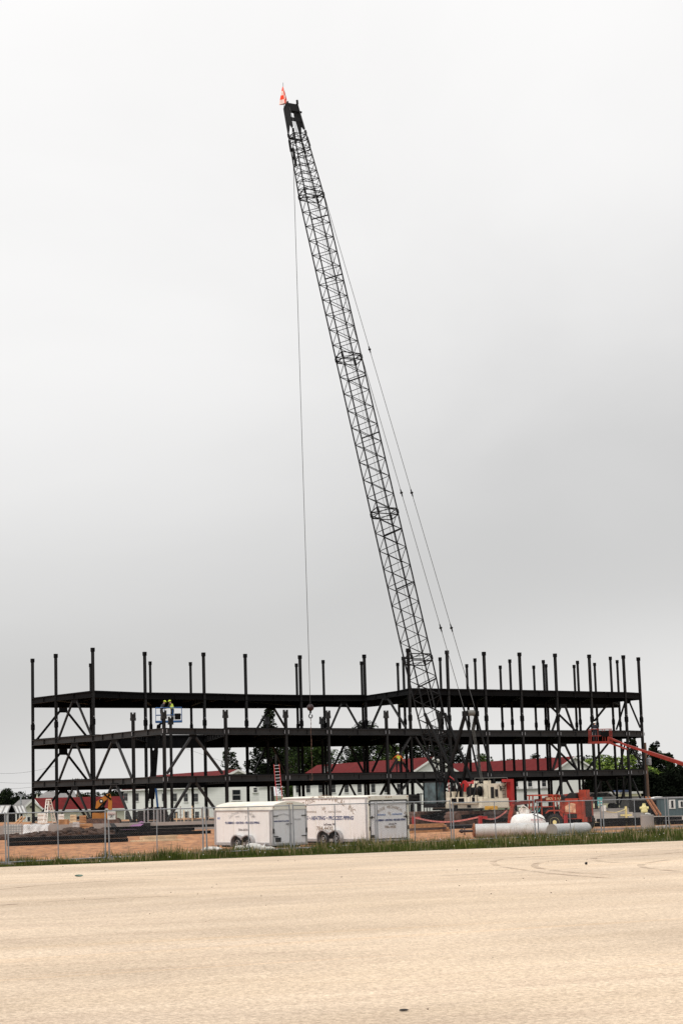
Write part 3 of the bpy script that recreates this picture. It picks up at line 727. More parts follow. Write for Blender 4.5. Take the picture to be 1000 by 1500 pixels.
for k in range(len(cuts)-1):
    s0, s1 = cuts[k]*BL, cuts[k+1]*BL; mb = MB()
    for i, j in CH: mb.tube(bp_(s0, i, j), bp_(s1, i, j), .058, n=6)
    sec = cr.part('boom_section', mb, M['crane_black'])
    n = max(3, round((s1-s0)/(1.42 if k < 5 and k > 0 else .8))); la = MB()
    for q in range(n):
        a = lerp(s0, s1, q/n); b = lerp(s0, s1, (q+1)/n); m_ = (a+b)/2
        for e, (c0, c1) in enumerate(((CH[0], CH[1]), (CH[1], CH[2]), (CH[2], CH[3]), (CH[3], CH[0]))):
            if e in (1, 3): c0, c1 = c1, c0
            la.tube(bp_(a, *c0), bp_(m_, *c1), .028 if k else .042, n=5, caps=False); la.tube(bp_(m_, *c1), bp_(b, *c0), .028 if k else .042, n=5, caps=False)
    cr.part('lacing', la, M['crane_black'], sec)
    # joint frames at both ends of each section
    fr = MB()
    for sj_n, sj in enumerate([s0+.25, s1-.25] if 0 < k else [s1-.2]):
        fr = MB()
        for c0, c1 in zip(CH, CH[1:]+CH[:1]): fr.tube(bp_(sj, *c0), bp_(sj, *c1), .04, n=5)
        fr.tube(bp_(sj, -1, -1), bp_(sj, 1, 1), .025, n=5); cr.part('joint_frame', fr, M['crane_black'], sec)
    for i, j in CH: sl = MB(); sl.tube(bp_(s1-.14, i, j), bp_(s1+.14, i, j), .10, n=6); cr.part('chord_sleeve', sl, M['crane_black'], sec)
    # heavier cross braces here and there (walk-through ties)
    cr_ties = 0
    for sx in ([lerp(s0, s1, .45), lerp(s0, s1, .82)] if k in (2, 3, 4) else [lerp(s0, s1, .6)]):
        tb = MB(); tb.tube(bp_(sx, -1, 1), bp_(sx+.7, 1, 1), .055, n=5); cr.part('cross_tie', tb, M['crane_black'], sec)
# boom foot lugs
mb = MB()
for i in (-1, 1): mb.box(footc+rt*(.52*i), (.10, .5, .5), mtx=BM)
cr.part('boom_foot', mb, M['crane_black'])
# head: side plates with an opening, cross plates, sheaves
hs0, hs1 = s_at(203)*BL, BL+.35
hd = MB()
def hp(s, i, j, e=0): # plate helper
    a, b = half(min(s, BL)); return footc+BA*s+rt*(a*i+e)+BE*(b*j)
for i in (-1, 1):
    poly = [hp(hs0+.5, i, -1.1), hp(hs1-.15, i, -1.2), hp(hs1, i, -.2), hp(hs1+.05, i, 1.05), hp(hs0+.8, i, 1.1), hp(hs0+.8, i, .6), hp(hs0+1.3, i, .1), hp(hs0+.8, i, -.5)]
    hd.prism([p-rt*.035 for p in poly], rt*.07)
hd.bar(hp(hs1-1.75, -1, .95), hp(hs1-1.75, 1, .95), .05, .36, up=BA)
hd.bar(hp(hs1-.5, -1, .95), hp(hs1-.5, 1, .95), .05, .75, up=BA)
hd.bar(hp(hs0+.2, -1, -.95), hp(hs0+.2, 1, -.95), .05, .2, up=BA)
for i in (-1, 1):
    hd.bar(hp(hs0, i, -1), hp(hs0-1.1, i, -1), .16, .10); hd.bar(hp(hs0, i, 1), hp(hs0-.9, i, 1), .16, .10)
head = cr.part('boom_head', hd, M['crane_black'])
for k in range(4):
    sv = MB(); c = footc+BA*(BL+.05)+rt*(-.25+k*.16)+BE*(-.05)
    sv.lathe(c-rt*.03, rt, [(0, .36), (.015, .36), (.03, .30), (.045, .36), (.06, .36)], 18); cr.part('sheave', sv, M['crane_black'], head, smooth=False)
mb = MB(); mb.tube(hp(hs1-.1, 1, 1), hp(hs1+.25, 1, 1.2), .09, n=8); mb.tube(hp(hs1-.1, -1, -.3), hp(hs1+.15, -.6, -.3), .07, n=8); mb.tube(hp(hs1-.9, 1, 1.0), hp(hs1-.9, 1.35, 1.1), .09, n=8)
cr.part('sheave_guard', mb, M['crane_black'], head)
# ropes inside the boom
for r_, j in ((.25, .3), (-.18, .5)):
    mb = MB(); mb.tube(footc+BA*3+rt*r_+BE*j, footc+BA*(BL*.985)+rt*(r_*.6)+BE*(j*.5), .012, n=4); cr.part('boom_rope', mb, M['rope'])
mb = MB(); mb.tube(bp_(.905*BL, -.75, -.75), bp_(.935*BL, -.75, -.75), .10, n=8); cr.part('anti_two_block_weight', mb, M['crane_black'])
# hoist line and hook ball: plumb below the head
hp0 = footc+BA*(BL-.1)-BE*.35-rt*.25
def plumb(z): return V(hp0.x, hp0.y, z)
hb = at(454.5, 1036.5, hp0.y)
off = hb.x-hp0.x
print('hook', proj(plumb(hb.z)), 'off', off)
hp0.x += max(-.8, min(.8, off)); HT = at(427.5, 172, hp0.y)
mb = MB(); mb.tube(HT, plumb(hb.z), .022, n=5); cr.part('hoist_line', mb, M['rope'])
mb = MB(); mb.blob(plumb(hb.z), (.27, .27, .27), 18, 12); hball = cr.part('hook_ball', mb, M['ballred'], smooth=True)
mb = MB(); c = plumb(hb.z)
mb.tube(c+V(0, 0, .25), c+V(0, 0, .5), .09, .05, 8); mb.tube(c-V(0, 0, .25), c-V(0, 0, .42), .08, n=8)
cc = c-V(0, 0, .66); pts = [cc+V(.13*math.cos(a), 0, .15*math.sin(a)) for a in [R(x) for x in range(110, 430, 20)]]
mb.path([c-V(0, 0, .42)]+pts, .045, 8); cr.part('hook', mb, M['crane_black'], hball)
mb = MB(); z = hb.z-.85
zend = at(456, 1139, hp0.y).z
x = 0; prev = plumb(z)
while prev.z > zend:
    x += 1; nx = plumb(prev.z-.16)+V(.018*math.sin(x*.7), 0, 0); mb.tube(prev, nx, .028 if x % 2 else .016, n=5); prev = nx
hk = [prev+V(-.1+.1*math.cos(a), 0, .1*math.sin(a)) for a in [R(q) for q in range(0, -220, -25)]]
mb.path([prev]+hk, .022, 5); cr.part('sling_chain', mb, M['mud'], hball)
# flag on the tip
fpole = footc+BA*(BL+.2)-rt*.36-BE*.2
ft = at(414.5, 121, fpole.y); fb = V(ft.x+.02, fpole.y, at(414.5, 152, fpole.y).z)
mb = MB(); mb.tube(V(fb.x, fb.y, fb.z-.6), ft, .018, n=5); fpol = cr.part('flag_pole', mb, M['rope'])
mb = MB(); nu, nv = 18, 12; vs = []
for a in range(nv+1):
    t = a/nv; z = lerp(ft.z-.35, fb.z-.05, t); wd = .03+.26*t**.8
    for b in range(nu+1):
        u = b/nu; an = u*2*math.pi*.96; rr = wd*(1+.22*math.sin(u*22+t*2)); vs.append(V(fb.x-.04+math.cos(an)*rr, fb.y+math.sin(an)*rr*.5, z+.04*math.sin(u*9)*t))
for a in range(nv):
    for b in range(nu):
        mb.cur = 1 if ((a//3)+(b//5)) % 2 else 0
        mb.add([vs[a*(nu+1)+b], vs[a*(nu+1)+b+1], vs[(a+1)*(nu+1)+b+1], vs[(a+1)*(nu+1)+b]], [(0, 1, 2, 3)])
cr.part('flag', mb, [M['flag_orange'], M['flag_white']], fpol, smooth=True)
# gantry
g1 = at(680.5, 1046, cl(-1.6, -.46, 0).y); g2 = at(697, 1047, cl(-1.6, .46, 0).y)
zg = (g1.z+g2.z)/2; gc = (g1+g2)/2; gc.z = zg
for i in (-1, 1):
    top = gc+rt*(.46*i)
    mb = MB(); mb.bar(top, cl(.8, .75*i, 1.95), .16, .20); cr.part('gantry_leg', mb, M['crane_black'])
    mb = MB(); mb.bar(top, cl(-3.4, .6*i, 2.7), .09, .12); cr.part('gantry_back_leg', mb, M['crane_black'])
    mb = MB(); mb.box(top+V(0, 0, .05), (.14, .5, .35), mtx=BM); mb.tube(top+V(0, 0, .1), top+V(0, 0, .1)+(TIP-top).normalized()*.5, .07, n=6); cr.part('gantry_head', mb, M['crane_black'])
    # boom backstop strut
    mb = MB(); mb.bar(bp_(.10*BL, i, 1), cl(-1.2, .62*i, 2.3), .15, .15); cr.part('backstop', mb, M['crane_black'])
    # pendant line with link connectors
    a = top+V(0, 0, .2); b = hp(hs1-.6, i, 1.1)
    mb = MB(); mb.tube(a, b, .021, n=5); pn = cr.part('pendant_line', mb, M['rope'])
    mb = MB()
    for ty in ((920, 722, 512) if i > 0 else (920, 722)):
        t_ = [0, 1]
        for _ in range(30):
            tm = sum(t_)/2; t_ = [tm, t_[1]] if proj(lerp(a, b, tm))[1] > ty else [t_[0], tm]
        c = lerp(a, b, t_[0]); d = (b-a).normalized(); mb2 = MB(); mb2.lathe(c-d*.32, d, [(0, .03), (.1, .045), (.26, .05), (.30, .11), (.36, .11), (.40, .05), (.56, .045), (.64, .03)], 8); cr.part('pendant_link', mb2, M['crane_black'], pn)
mb = MB(); mb.lathe(gc-rt*.34+V(0, 0, .1), rt, [(.05, .1), (.08, .2), (.6, .2), (.63, .1)], 14); cr.part('gantry_sheaves', mb, M['rope_pale'])
mb = MB(); mb.bar(gc-rt*.5, gc+rt*.5, .12); cr.part('gantry_cross_tube', mb, M['crane_black'])
for k in range(4):
    mb = MB(); mb.tube(gc+rt*(-.12+.08*k), cl(-2.6, .05+.06*k, 2.8), .009, n=4); cr.part('luffing_rope', mb, M['rope_pale'])
# house
mb = MB(); cbox(mb, -4.2, 1.4, -1.15, 1.15, 1.05, 1.4); cr.part('deck', mb, M['cream'])
mb = MB(); cbox(mb, -3.9, -.9, -.25, 1.4, 1.4, 2.68); hs = cr.part('engine_house', mb, M['cream'])
mb = MB(); cbox(mb, -3.9, -.6, -1.4, -.3, 1.4, 1.82); hs2 = cr.part('engine_house', mb, M['cream'])
for f0, f1, z0, z1 in ((-1.75, -1.2, 1.5, 1.75), (-2.6, -2.0, 1.5, 1.75)):
    for r_, h_ in ((-1.42, hs2),):
        mb = MB(); mb.box(cl((f0+f1)/2, r_, (z0+z1)/2), (.05, f1-f0, z1-z0), mtx=BM); cr.part('grille', mb, M['steel2'], h_)
# machine side facing the camera is the rear and the left side
for r0, r1, z0, z1 in ((-.15, .1, 1.7, 2.45), (.2, .42, 1.8, 2.3), (.62, .72, 2.2, 2.5)):
    mb = MB(); mb.box(cl(-3.92, (r0+r1)/2, (z0+z1)/2), (r1-r0, .05, z1-z0), mtx=BM); cr.part('grille', mb, M['steel'], hs if r0 > 0 else hs2)
mb = MB()
for z in (1.7, 1.95, 2.2, 2.45): mb.tube(cl(-3.96, .8, z), cl(-3.96, 1.0, z), .015, n=4)
mb.tube(cl(-3.96, .8, 1.6), cl(-3.96, .8, 2.6), .015, n=4); mb.tube(cl(-3.96, 1.0, 1.6), cl(-3.96, 1.0, 2.6), .015, n=4); cr.part('access_ladder', mb, M['steel'])
for r0, r1 in ((.42, .44), (.92, .94), (1.30, 1.32), (-1.3, -1.28), (-.82, -.80), (-.40, -.38)):
    mb = MB(); mb.box(cl(-3.905, (r0+r1)/2, 2.0), (r1-r0, .02, 1.1), mtx=BM); cr.part('panel_joint', mb, M['timber_dk'])
for f in (-3.3, -2.9, -1.6, -1.05):
    mb = MB(); mb.box(cl(f, -1.405, 2.0), (.02, .02, 1.1), mtx=BM); cr.part('panel_joint', mb, M['timber_dk'])
for f0_, f1_, z0_, z1_ in ((-3.8, -3.5, 1.5, 1.8), (-1.5, -1.1, 1.08, 1.3), (-3.0, -2.6, 1.12, 1.3)):
    mb = MB(); mb.box(cl((f0_+f1_)/2, -1.16 if z0_ < 1.4 else -1.41, (z0_+z1_)/2), (.03, f1_-f0_, z1_-z0_), mtx=BM); cr.part('grille', mb, M['steel2'])
mb = MB(); mb.bar(cl(-4.5, -1.3, 1.02), cl(1.3, -1.2, 1.02), .1, .12); cr.part('deck_edge', mb, M['steel2'])
mb = MB(); cbox(mb, -4.45, -3.97, 1.12, 1.38, 1.15, 2.95); cbox(mb, -4.45, -3.97, .75, 1.12, 2.75, 2.95); cr.part('counterweight_frame', mb, M['red'])
mb = MB(); cbox(mb, -4.3, -3.95, -1.2, 1.0, 1.1, 1.7); cr.part('counterweight', mb, M['cream'])
mb = MB(); mb.lathe(cl(-.2, -.5, 2.0), rt, [(0, .5), (.06, .5), (.07, .36), (.9, .36), (.91, .5), (1.0, .5)], 20); cr.part('winch_drum', mb, M['crane_black'])
mb = MB(); mb.lathe(cl(-1.4, -.45, 2.55), rt, [(0, .38), (.06, .38), (.07, .28), (.7, .28), (.71, .38), (.8, .38)], 20); cr.part('winch_drum', mb, M['red'])
mb = MB(); mb.bar(cl(.9, -.1, 3.3), cl(-1.2, .35, 2.1), .07); mb.bar(cl(.9, -.1, 3.3), cl(.9, -.1, 1.5), .06); cr.part('red_strut', mb, M['red'])
mb = MB()
for f, r_ in ((-1.1, 1.35), (-2.3, 1.35), (-3.8, 1.35), (-3.8, -.2), (-3.8, -1.35)): mb.tube(cl(f, r_, 2.6), cl(f, r_, 3.05), .018, n=4)
mb.path([cl(-1.1, 1.35, 3.05), cl(-3.8, 1.35, 3.05), cl(-3.8, -1.35, 3.05)], .018, 4); cr.part('handrail', mb, M['rope_pale'])
mb = MB(); mb.tube(cl(-1.3, .9, 2.7), cl(-1.3, .9, 3.25), .07, n=8); mb.tube(cl(-1.6, 1.1, 2.72), cl(-1.0, 1.1, 2.9), .1, n=8); mb.tube(cl(-2.2, .6, 2.72), cl(-2.2, .6, 2.95), .12, n=8); cr.part('exhaust', mb, M['steel2'])
mb = MB(); mb.lathe(cl(-3.0, -1.25, 2.2), rt, [(0, .34), (.05, .34), (.06, .26), (.85, .26), (.86, .34), (.9, .34)], 20); cr.part('winch_drum', mb, M['crane_black'])
for k_ in range(5):
    mb = MB(); mb.bar(cl(-.8-.65*k_, -1.2, 1.82), cl(-.5-.7*k_, -.9+.15*(k_ % 2), 2.7), .09); cr.part('winch_frame', mb, M['crane_black'])
mb = MB(); mb.path([cl(-3.6, -1.3, 1.85), cl(-3.6, -1.2, 2.3), cl(-2.9, -.6, 2.6), cl(-2.2, .2, 2.8)], .03, 6); cr.part('hose', mb, M['black'])
mb = MB(); mb.path([cl(-3.95, .5, 2.6), cl(-4.0, .65, 2.35), cl(-4.0, .9, 2.3), cl(-3.95, 1.1, 2.6)], .02, 6); cr.part('hose', mb, M['black'])
for k_, (f_, r_, z_) in enumerate(((-2.0, .2, 2.68), (-2.6, .9, 2.68), (-3.2, .1, 2.68), (-1.3, .5, 2.68))):
    mb = MB(); mb.box(cl(f_, r_, z_+.1), (.4, .3, .2), mtx=BM); cr.part('roof_housing', mb, M['steel2' if k_ % 2 else 'cream'])
# cab on the left of the boom
mb = MB(); f0, f1, r0, r1 = -.1, 1.5, -1.85, -1.1
cbox(mb, f0, f1, r0, r1, 1.15, 1.45); cbox(mb, f0, f1, r0, r1, 2.85, 2.95)
for f in (f0+.05, f1-.05):
    for r_ in (r0+.04, r1-.04): mb.bar(cl(f, r_, 1.45), cl(f, r_, 2.85), .09)
cb = cr.part('cab', mb, M['steel2'])
for a, b, c, d in ((f0+.04, f0+.06, r0+.08, r1-.08), (f1-.06, f1-.04, r0+.08, r1-.08)):
    mb = MB(); mb.box(cl((a+b)/2, (c+d)/2, 2.15), (d-c, b-a, 1.4), mtx=BM); cr.part('cab_window', mb, M['cabglass'], cb)
for r_ in (r0+.05, r1-.05):
    mb = MB(); mb.box(cl((f0+f1)/2, r_, 2.15), (.02, f1-f0-.18, 1.4), mtx=BM); cr.part('cab_window', mb, M['cabglass'], cb)
mb = MB(); cbox(mb, .3, .8, -1.6, -1.2, 1.45, 2.2); cr.part('cab_seat', mb, M['black'], cb)
mb = MB(); cbox(mb, -.9, 1.0, -1.08, -.55, 1.4, 2.2); cr.part('cab_side_housing', mb, M['cream'])
mb = MB(); mb.lathe(CP+V(0, 0, .75), ZU, [(0, .95), (.1, 1.0), (.25, .9), (.3, .9)], 24); cbox(mb, -1.5, 1.5, -1.2, 1.2, .35, .75); cr.part('carbody', mb, M['steel2'])
# tracks run across the view, their left ends nearer
ta = V(.80, .60, 0).normalized(); tn = V(-ta.y, ta.x, 0)
TM = Matrix((ta, tn, ZU)).transposed()
for sgn, cpx in ((1, 646), (-1, 705)):
    c = xz(cpx, 0, CP.y+sgn*1.75)
    mb = MB(); Lt, rr = 2.9, .42
    prof = [(-Lt+.42+rr*math.cos(a)*1.0, rr+.03+rr*math.sin(a)) for a in [R(x) for x in range(90, 271, 20)]]+[(Lt-.42+rr*math.cos(a), rr+.03+rr*math.sin(a)) for a in [R(x) for x in range(-90, 91, 20)]]
    poly = [c+ta*x+V(0, 0, z)-tn*.45 for x, z in prof]; mb.prism(poly, tn*.9)
    tk = cr.part('crawler_track', mb, M['mud'])
    sh = MB(); n = 46; per = []
    for k in range(n):   # pads
        t = k/n*2*(2*(Lt-.42)+math.pi*rr)/2
        Ls = 2*(Lt-.42); q = k/n*(2*Ls+2*math.pi*rr)
        if q < Ls: x, z, a = -Lt+.42+q, 2*rr+.03, 0
        elif q < Ls+math.pi*rr: th = (q-Ls)/rr; x, z, a = Lt-.42+rr*math.sin(th), rr+.03+rr*math.cos(th), th
        elif q < 2*Ls+math.pi*rr: x, z, a = Lt-.42-(q-Ls-math.pi*rr), .03, math.pi
        else: th = (q-2*Ls-math.pi*rr)/rr; x, z, a = -Lt+.42-rr*math.sin(th), rr+.03-rr*math.cos(th), math.pi+th
        rm = TM @ Matrix.Rotation(a, 3, 'Y'); sh.box(c+ta*x+V(0, 0, z), (.16, 1.0, .07), mtx=rm)
    cr.part('track_pads', sh, M['mud'], tk)
    fr_ = MB(); fr_.box(c-tn*.47+V(0, 0, .5), (Lt*2-1.2, .05, .35), mtx=TM); cr.part('track_frame', fr_, M['steel2'], tk)
    for k in range(7):
        wv = MB(); x = -Lt+.42+k*(2*(Lt-.42)/6); r_ = .34 if k in (0, 6) else .16
        wv.lathe(c+ta*x+V(0, 0, .45 if k in (0, 6) else .24)-tn*.50, tn, [(0, r_*.5), (.02, r_), (.1, r_)], 16); cr.part('roller', wv, M['mud'], tk)

# ------------------------------------------------------------------ boom lifts
def railcage(c, ux, L_, W_, H_, m, z0):
    """open work basket, returns builders"""
    uy = V(-ux.y, ux.x, 0); mb = MB()
    cs = [c+ux*(a*L_/2)+uy*(b*W_/2) for a, b in ((-1, -1), (1, -1), (1, 1), (-1, 1))]
    for z in (z0+.5, z0+H_):
        for a, b in zip(cs, cs[1:]+cs[:1]): mb.tube(V(a.x, a.y, z), V(b.x, b.y, z), .028, n=5)
    for a, b in zip(cs, cs[1:]+cs[:1]):
        for t in (0, .33, .66): p = lerp(a, b, t); mb.tube(V(p.x, p.y, z0), V(p.x, p.y, z0+H_), .026, n=5)
    return mb
bz = at(247, 1058, 160).z; bc = xz(247.5, bz, 160); bc.z = 0
lift = Thing('boom_lift', 'blue boom lift raised inside the steel frame with two men in its basket', 'boom lift', xz(226, 0, 161))
ux = V(1, .05, 0).normalized()
lift.part('basket_rail', railcage(bc, ux, 2.15, .9, 1.1, None, bz+.1), M['blue'])
mb = MB(); mb.box(bc+V(0, 0, bz+.05), (2.2, .95, .16)); lift.part('basket_floor', mb, M['blue'])
mb = MB(); mb.box(bc+V(.75, -.3, bz+.45), (.5, .3, .5)); lift.part('control_box', mb, M['steel2'])
p0 = at(233, 1062, 160); p1 = at(227.5, 1110, 160.5); p2 = at(222, 1170, 161); p3 = at(229, 1204, 161)
mb = MB(); mb.tube(bc+V(-.5, 0, bz), p0, .09, n=8); mb.bar(p0, p1, .32, .34, up=(0, 1, 0)); lift.part('upper_boom', mb, M['steel2'])
mb = MB(); mb.bar(p1+V(0, .1, .6), p2, .5, .5, up=(0, 1, 0)); lift.part('lower_boom', mb, M['steel2'])
mb = MB(); mb.bar(at(228.5, 1155, 160.6), at(232, 1190, 160.6), .16, .2, up=(0, 1, 0)); lift.part('link_arm', mb, M['blue'])
mb = MB(); b0 = V(p3.x-.2, 161, 0); mb.box(b0+V(0, 0, .75), (2.3, 2.0, .6)); mb.box(b0+V(.2, 0, 1.2), (1.6, 1.2, .5)); lift.part('chassis', mb, M['steel2'])
for dx in (-.9, .9):
    for dy in (-.9, .9):
        mb = MB(); mb.lathe(b0+V(dx, dy-.15, .45), (0, 1, 0), [(0, .36), (.05, .44), (.25, .44), (.3, .36)], 16); lift.part('wheel', mb, M['black'])
person('worker in dark clothes and lime hard hat at the left end of the blue basket', V(bc.x-.62, 160, bz+.13), R(-70), lean=.45, group='workers in the blue lift basket', bentarm=(.9, .9), top='navy', hat='hivis')
person('worker in lime hard hat and pale vest near the middle of the blue basket', V(bc.x+.32, 160.05, bz+.13), R(60), lean=.35, arms=(.6, .9), bentarm=(.8, .5), group='workers in the blue lift basket', sleeves='navy', hat='hivis')
# right lift
rc = at(879, 1088, 172); bz = rc.z; rc.z = 0
lift = Thing('boom_lift', 'orange red boom lift reaching in from the right to the second floor beam', 'boom lift', xz(1090, 0, 160))
lift.part('basket_rail', railcage(rc, V(1, .1, 0).normalized(), 1.9, .85, 1.1, None, bz+.1), M['liftred'])
mb = MB(); mb.box(rc+V(0, 0, bz+.02), (2.1, .95, .2)); lift.part('basket_floor', mb, M['liftred'])
mb = MB(); mb.box(rc+V(.35, -.3, bz+.75), (.7, .3, .45)); lift.part('control_box', mb, M['steel2'])
j0 = at(890, 1080, 171.6); j1 = at(918, 1092, 170); j2 = at(1000, 1119, 166); j3 = at(1085, 1147, 160)
mb = MB(); mb.bar(j0, j1, .13, .16); mb.bar(j0-V(0, 0, .45), j1-V(0, 0, .35), .1, .14); mb.tube(j0, j0-V(0, 0, .6), .1, n=8); lift.part('jib', mb, M['liftred'])
mb = MB(); mb.bar(j1, lerp(j1, j2, .75), .17, .21); lift.part('fly_boom', mb, M['liftred'])
mb = MB(); mb.bar(lerp(j1, j2, .38), j3, .24, .30); lift.part('main_boom', mb, M['liftred'])
mb = MB(); mb.bar(j3, V(j3.x-.5, j3.y, 1.2), .4, .6); lift.part('riser', mb, M['liftred'])
b0 = V(j3.x-.8, j3.y, 0); mb = MB(); mb.box(b0+V(0, 0, .8), (3.2, 2.2, .6)); mb.box(b0+V(.4, 0, 1.3), (2.6, 1.8, .5)); lift.part('chassis', mb, M['liftred'])
for dx in (-1.2, 1.2):
    for dy in (-1, 1):
        mb = MB(); mb.lathe(b0+V(dx, dy-.15, .5), (0, 1, 0), [(0, .4), (.05, .5), (.25, .5), (.3, .4)], 16); lift.part('wheel', mb, M['black'])
person('worker in dark clothes standing in the orange red lift basket at right', V(rc.x-.45, 172.1, bz+.13), R(-20), lean=.1, bentarm=(.9, .8), arms=(.3, .3), top='navy')
# worker on the first floor beam
yb = Yat(583, (565, 164), (643, 168.5))
person('worker in orange shirt and lime vest standing on the first floor beam', V(at(583.5, 1133, yb).x, yb, Z1+.01), R(8), sleeves='hiorange', arms=(.9, .9), bentarm=(.15, .15), tall=1.78)
# ------------------------------------------------------------------ fence
FP0 = xz(40, 0, 69.5); FP1 = xz(975, 0, 95.5); FD = (FP1-FP0); FD.z = 0
def fence_pt(px, extra=0.0):
    # intersection of the fence line with the vertical plane through the column px
    t0, t1 = -1.0, 2.0
    for _ in range(50):
        t = (t0+t1)/2; p = FP0+FD*t
        if proj((p.x, p.y, .8))[0] < px: t0 = t
        else: t1 = t
    return FP0+FD*t0
bounds = [-70, 10, 157, 300, 427, 551, 662, 785, 881, 976, 1062]
what = ['far left end of the lot, cut by the picture edge', 'tarp covered wall and dark steel stack', 'lumber pile and low board stack', 'side of the smaller white trailer', 'rear doors of the smaller trailer', 'rear door of the larger white trailer',
        'red post and rusty pipe end', 'orange telehandler and its wheels', 'yellow barricade and concrete cylinder', 'blue grey container at the right edge']
FG = 'temporary chain-link fence panels along the lot'
rnd = random.Random(11)
for k in range(len(bounds)-1):
    a = fence_pt(bounds[k]+1.3); b = fence_pt(bounds[k+1]-1.3); Lp = (b-a).length; zo = -.16 if bounds[k] > 760 else (-.08 if bounds[k] > 640 else 0)
    th = math.atan2((b-a).y, (b-a).x)
    T = Thing('fence_panel', 'grey chain-link fence panel in front of the '+what[k] if k else 'grey chain-link fence panel at the far left, cut by the picture edge', 'fence panel', a, FG)
    T.o.rotation_euler = (rnd.uniform(-.012, .012), 0, th)
    H_ = 1.83+zo
    fr = MB(); fr.tube((0, 0, H_), (Lp, 0, H_), .021, n=8); fr.tube((0, 0, .12), (Lp, 0, .12), .02, n=8)
    T.part('rail', fr, M['galv'], local=True)
    for x, r_, lean in ((.03, .028, rnd.uniform(-.03, .05)), (Lp-.03, .028, rnd.uniform(-.03, .06)), (Lp*.5, .02, rnd.uniform(-.02, .07))):
        p = MB(); p.tube((x+lean, 0, 0), (x, 0, H_+(.05 if r_ > .025 else 0)), r_, n=8); T.part('post', p, M['galv'], local=True)
    wv = MB(); st = .085; hh = H_-.14; n = int((Lp+hh)/st)
    for q in range(n):
        o = q*st
        for s in (0, 1):
            x0, z0 = (o, 0) if o <= Lp else (Lp, o-Lp)
            x1, z1 = (0, o) if o <= hh else (o-hh, hh)
            if s: x0, x1 = Lp-x0, Lp-x1
            wv.bar((x0, -.028+.003*s, .12+z0), (x1, -.028+.003*s, .12+z1), .0021, .0021)
    T.part('chain_link_mesh', wv, M['meshwire'], local=True, kind='stuff')
    ft_ = MB(); ft_.box((.0, 0, .05), (.12, .6, .1)); T.part('foot', ft_, M['concrete_dk'], local=True)
# danger sign
sg = fence_pt(158.5); sg2 = fence_pt(170); sx = (sg2-sg).normalized(); T = Thing('danger_sign', 'white warning sign with faded red header hanging on the fence top at left', 'sign', sg)
zt = at(160, 1188.5, sg.y).z; zb = at(160, 1200.5, sg.y).z; c = (sg+sg2)/2+V(0, -.06, 0)+V(0, 0, (zt+zb)/2); yaw = math.atan2(sx.y, sx.x); wS = (sg2-sg).length; hS = zt-zb
mb = MB(); mb.box(c, (wS, .012, hS), yaw); pl = T.part('sign_board', mb, M['signwhite'])
mb = MB(); mb.box(c+V(0, -.009, hS*.22), (wS*.84, .006, hS*.24), yaw); T.part('sign_header', mb, M['signred'], pl)
mb = MB(); text_mb(mb, 'DANGER', hS*.24, c+V(0, -.014, hS*.145), sx, (0, 0, 1), bold=.002, sx=.95); T.part('lettering', mb, M['signwhite'], pl)
for z, t in ((-.02, 'CONSTRUCTION'), (-.14, 'AREA'), (-.26, 'KEEP OUT')): mb = MB(); text_mb(mb, t, hS*.15, c+V(0, -.008, hS*z), sx, (0, 0, 1), sx=.8); T.part('lettering', mb, M['text_dark'], pl)

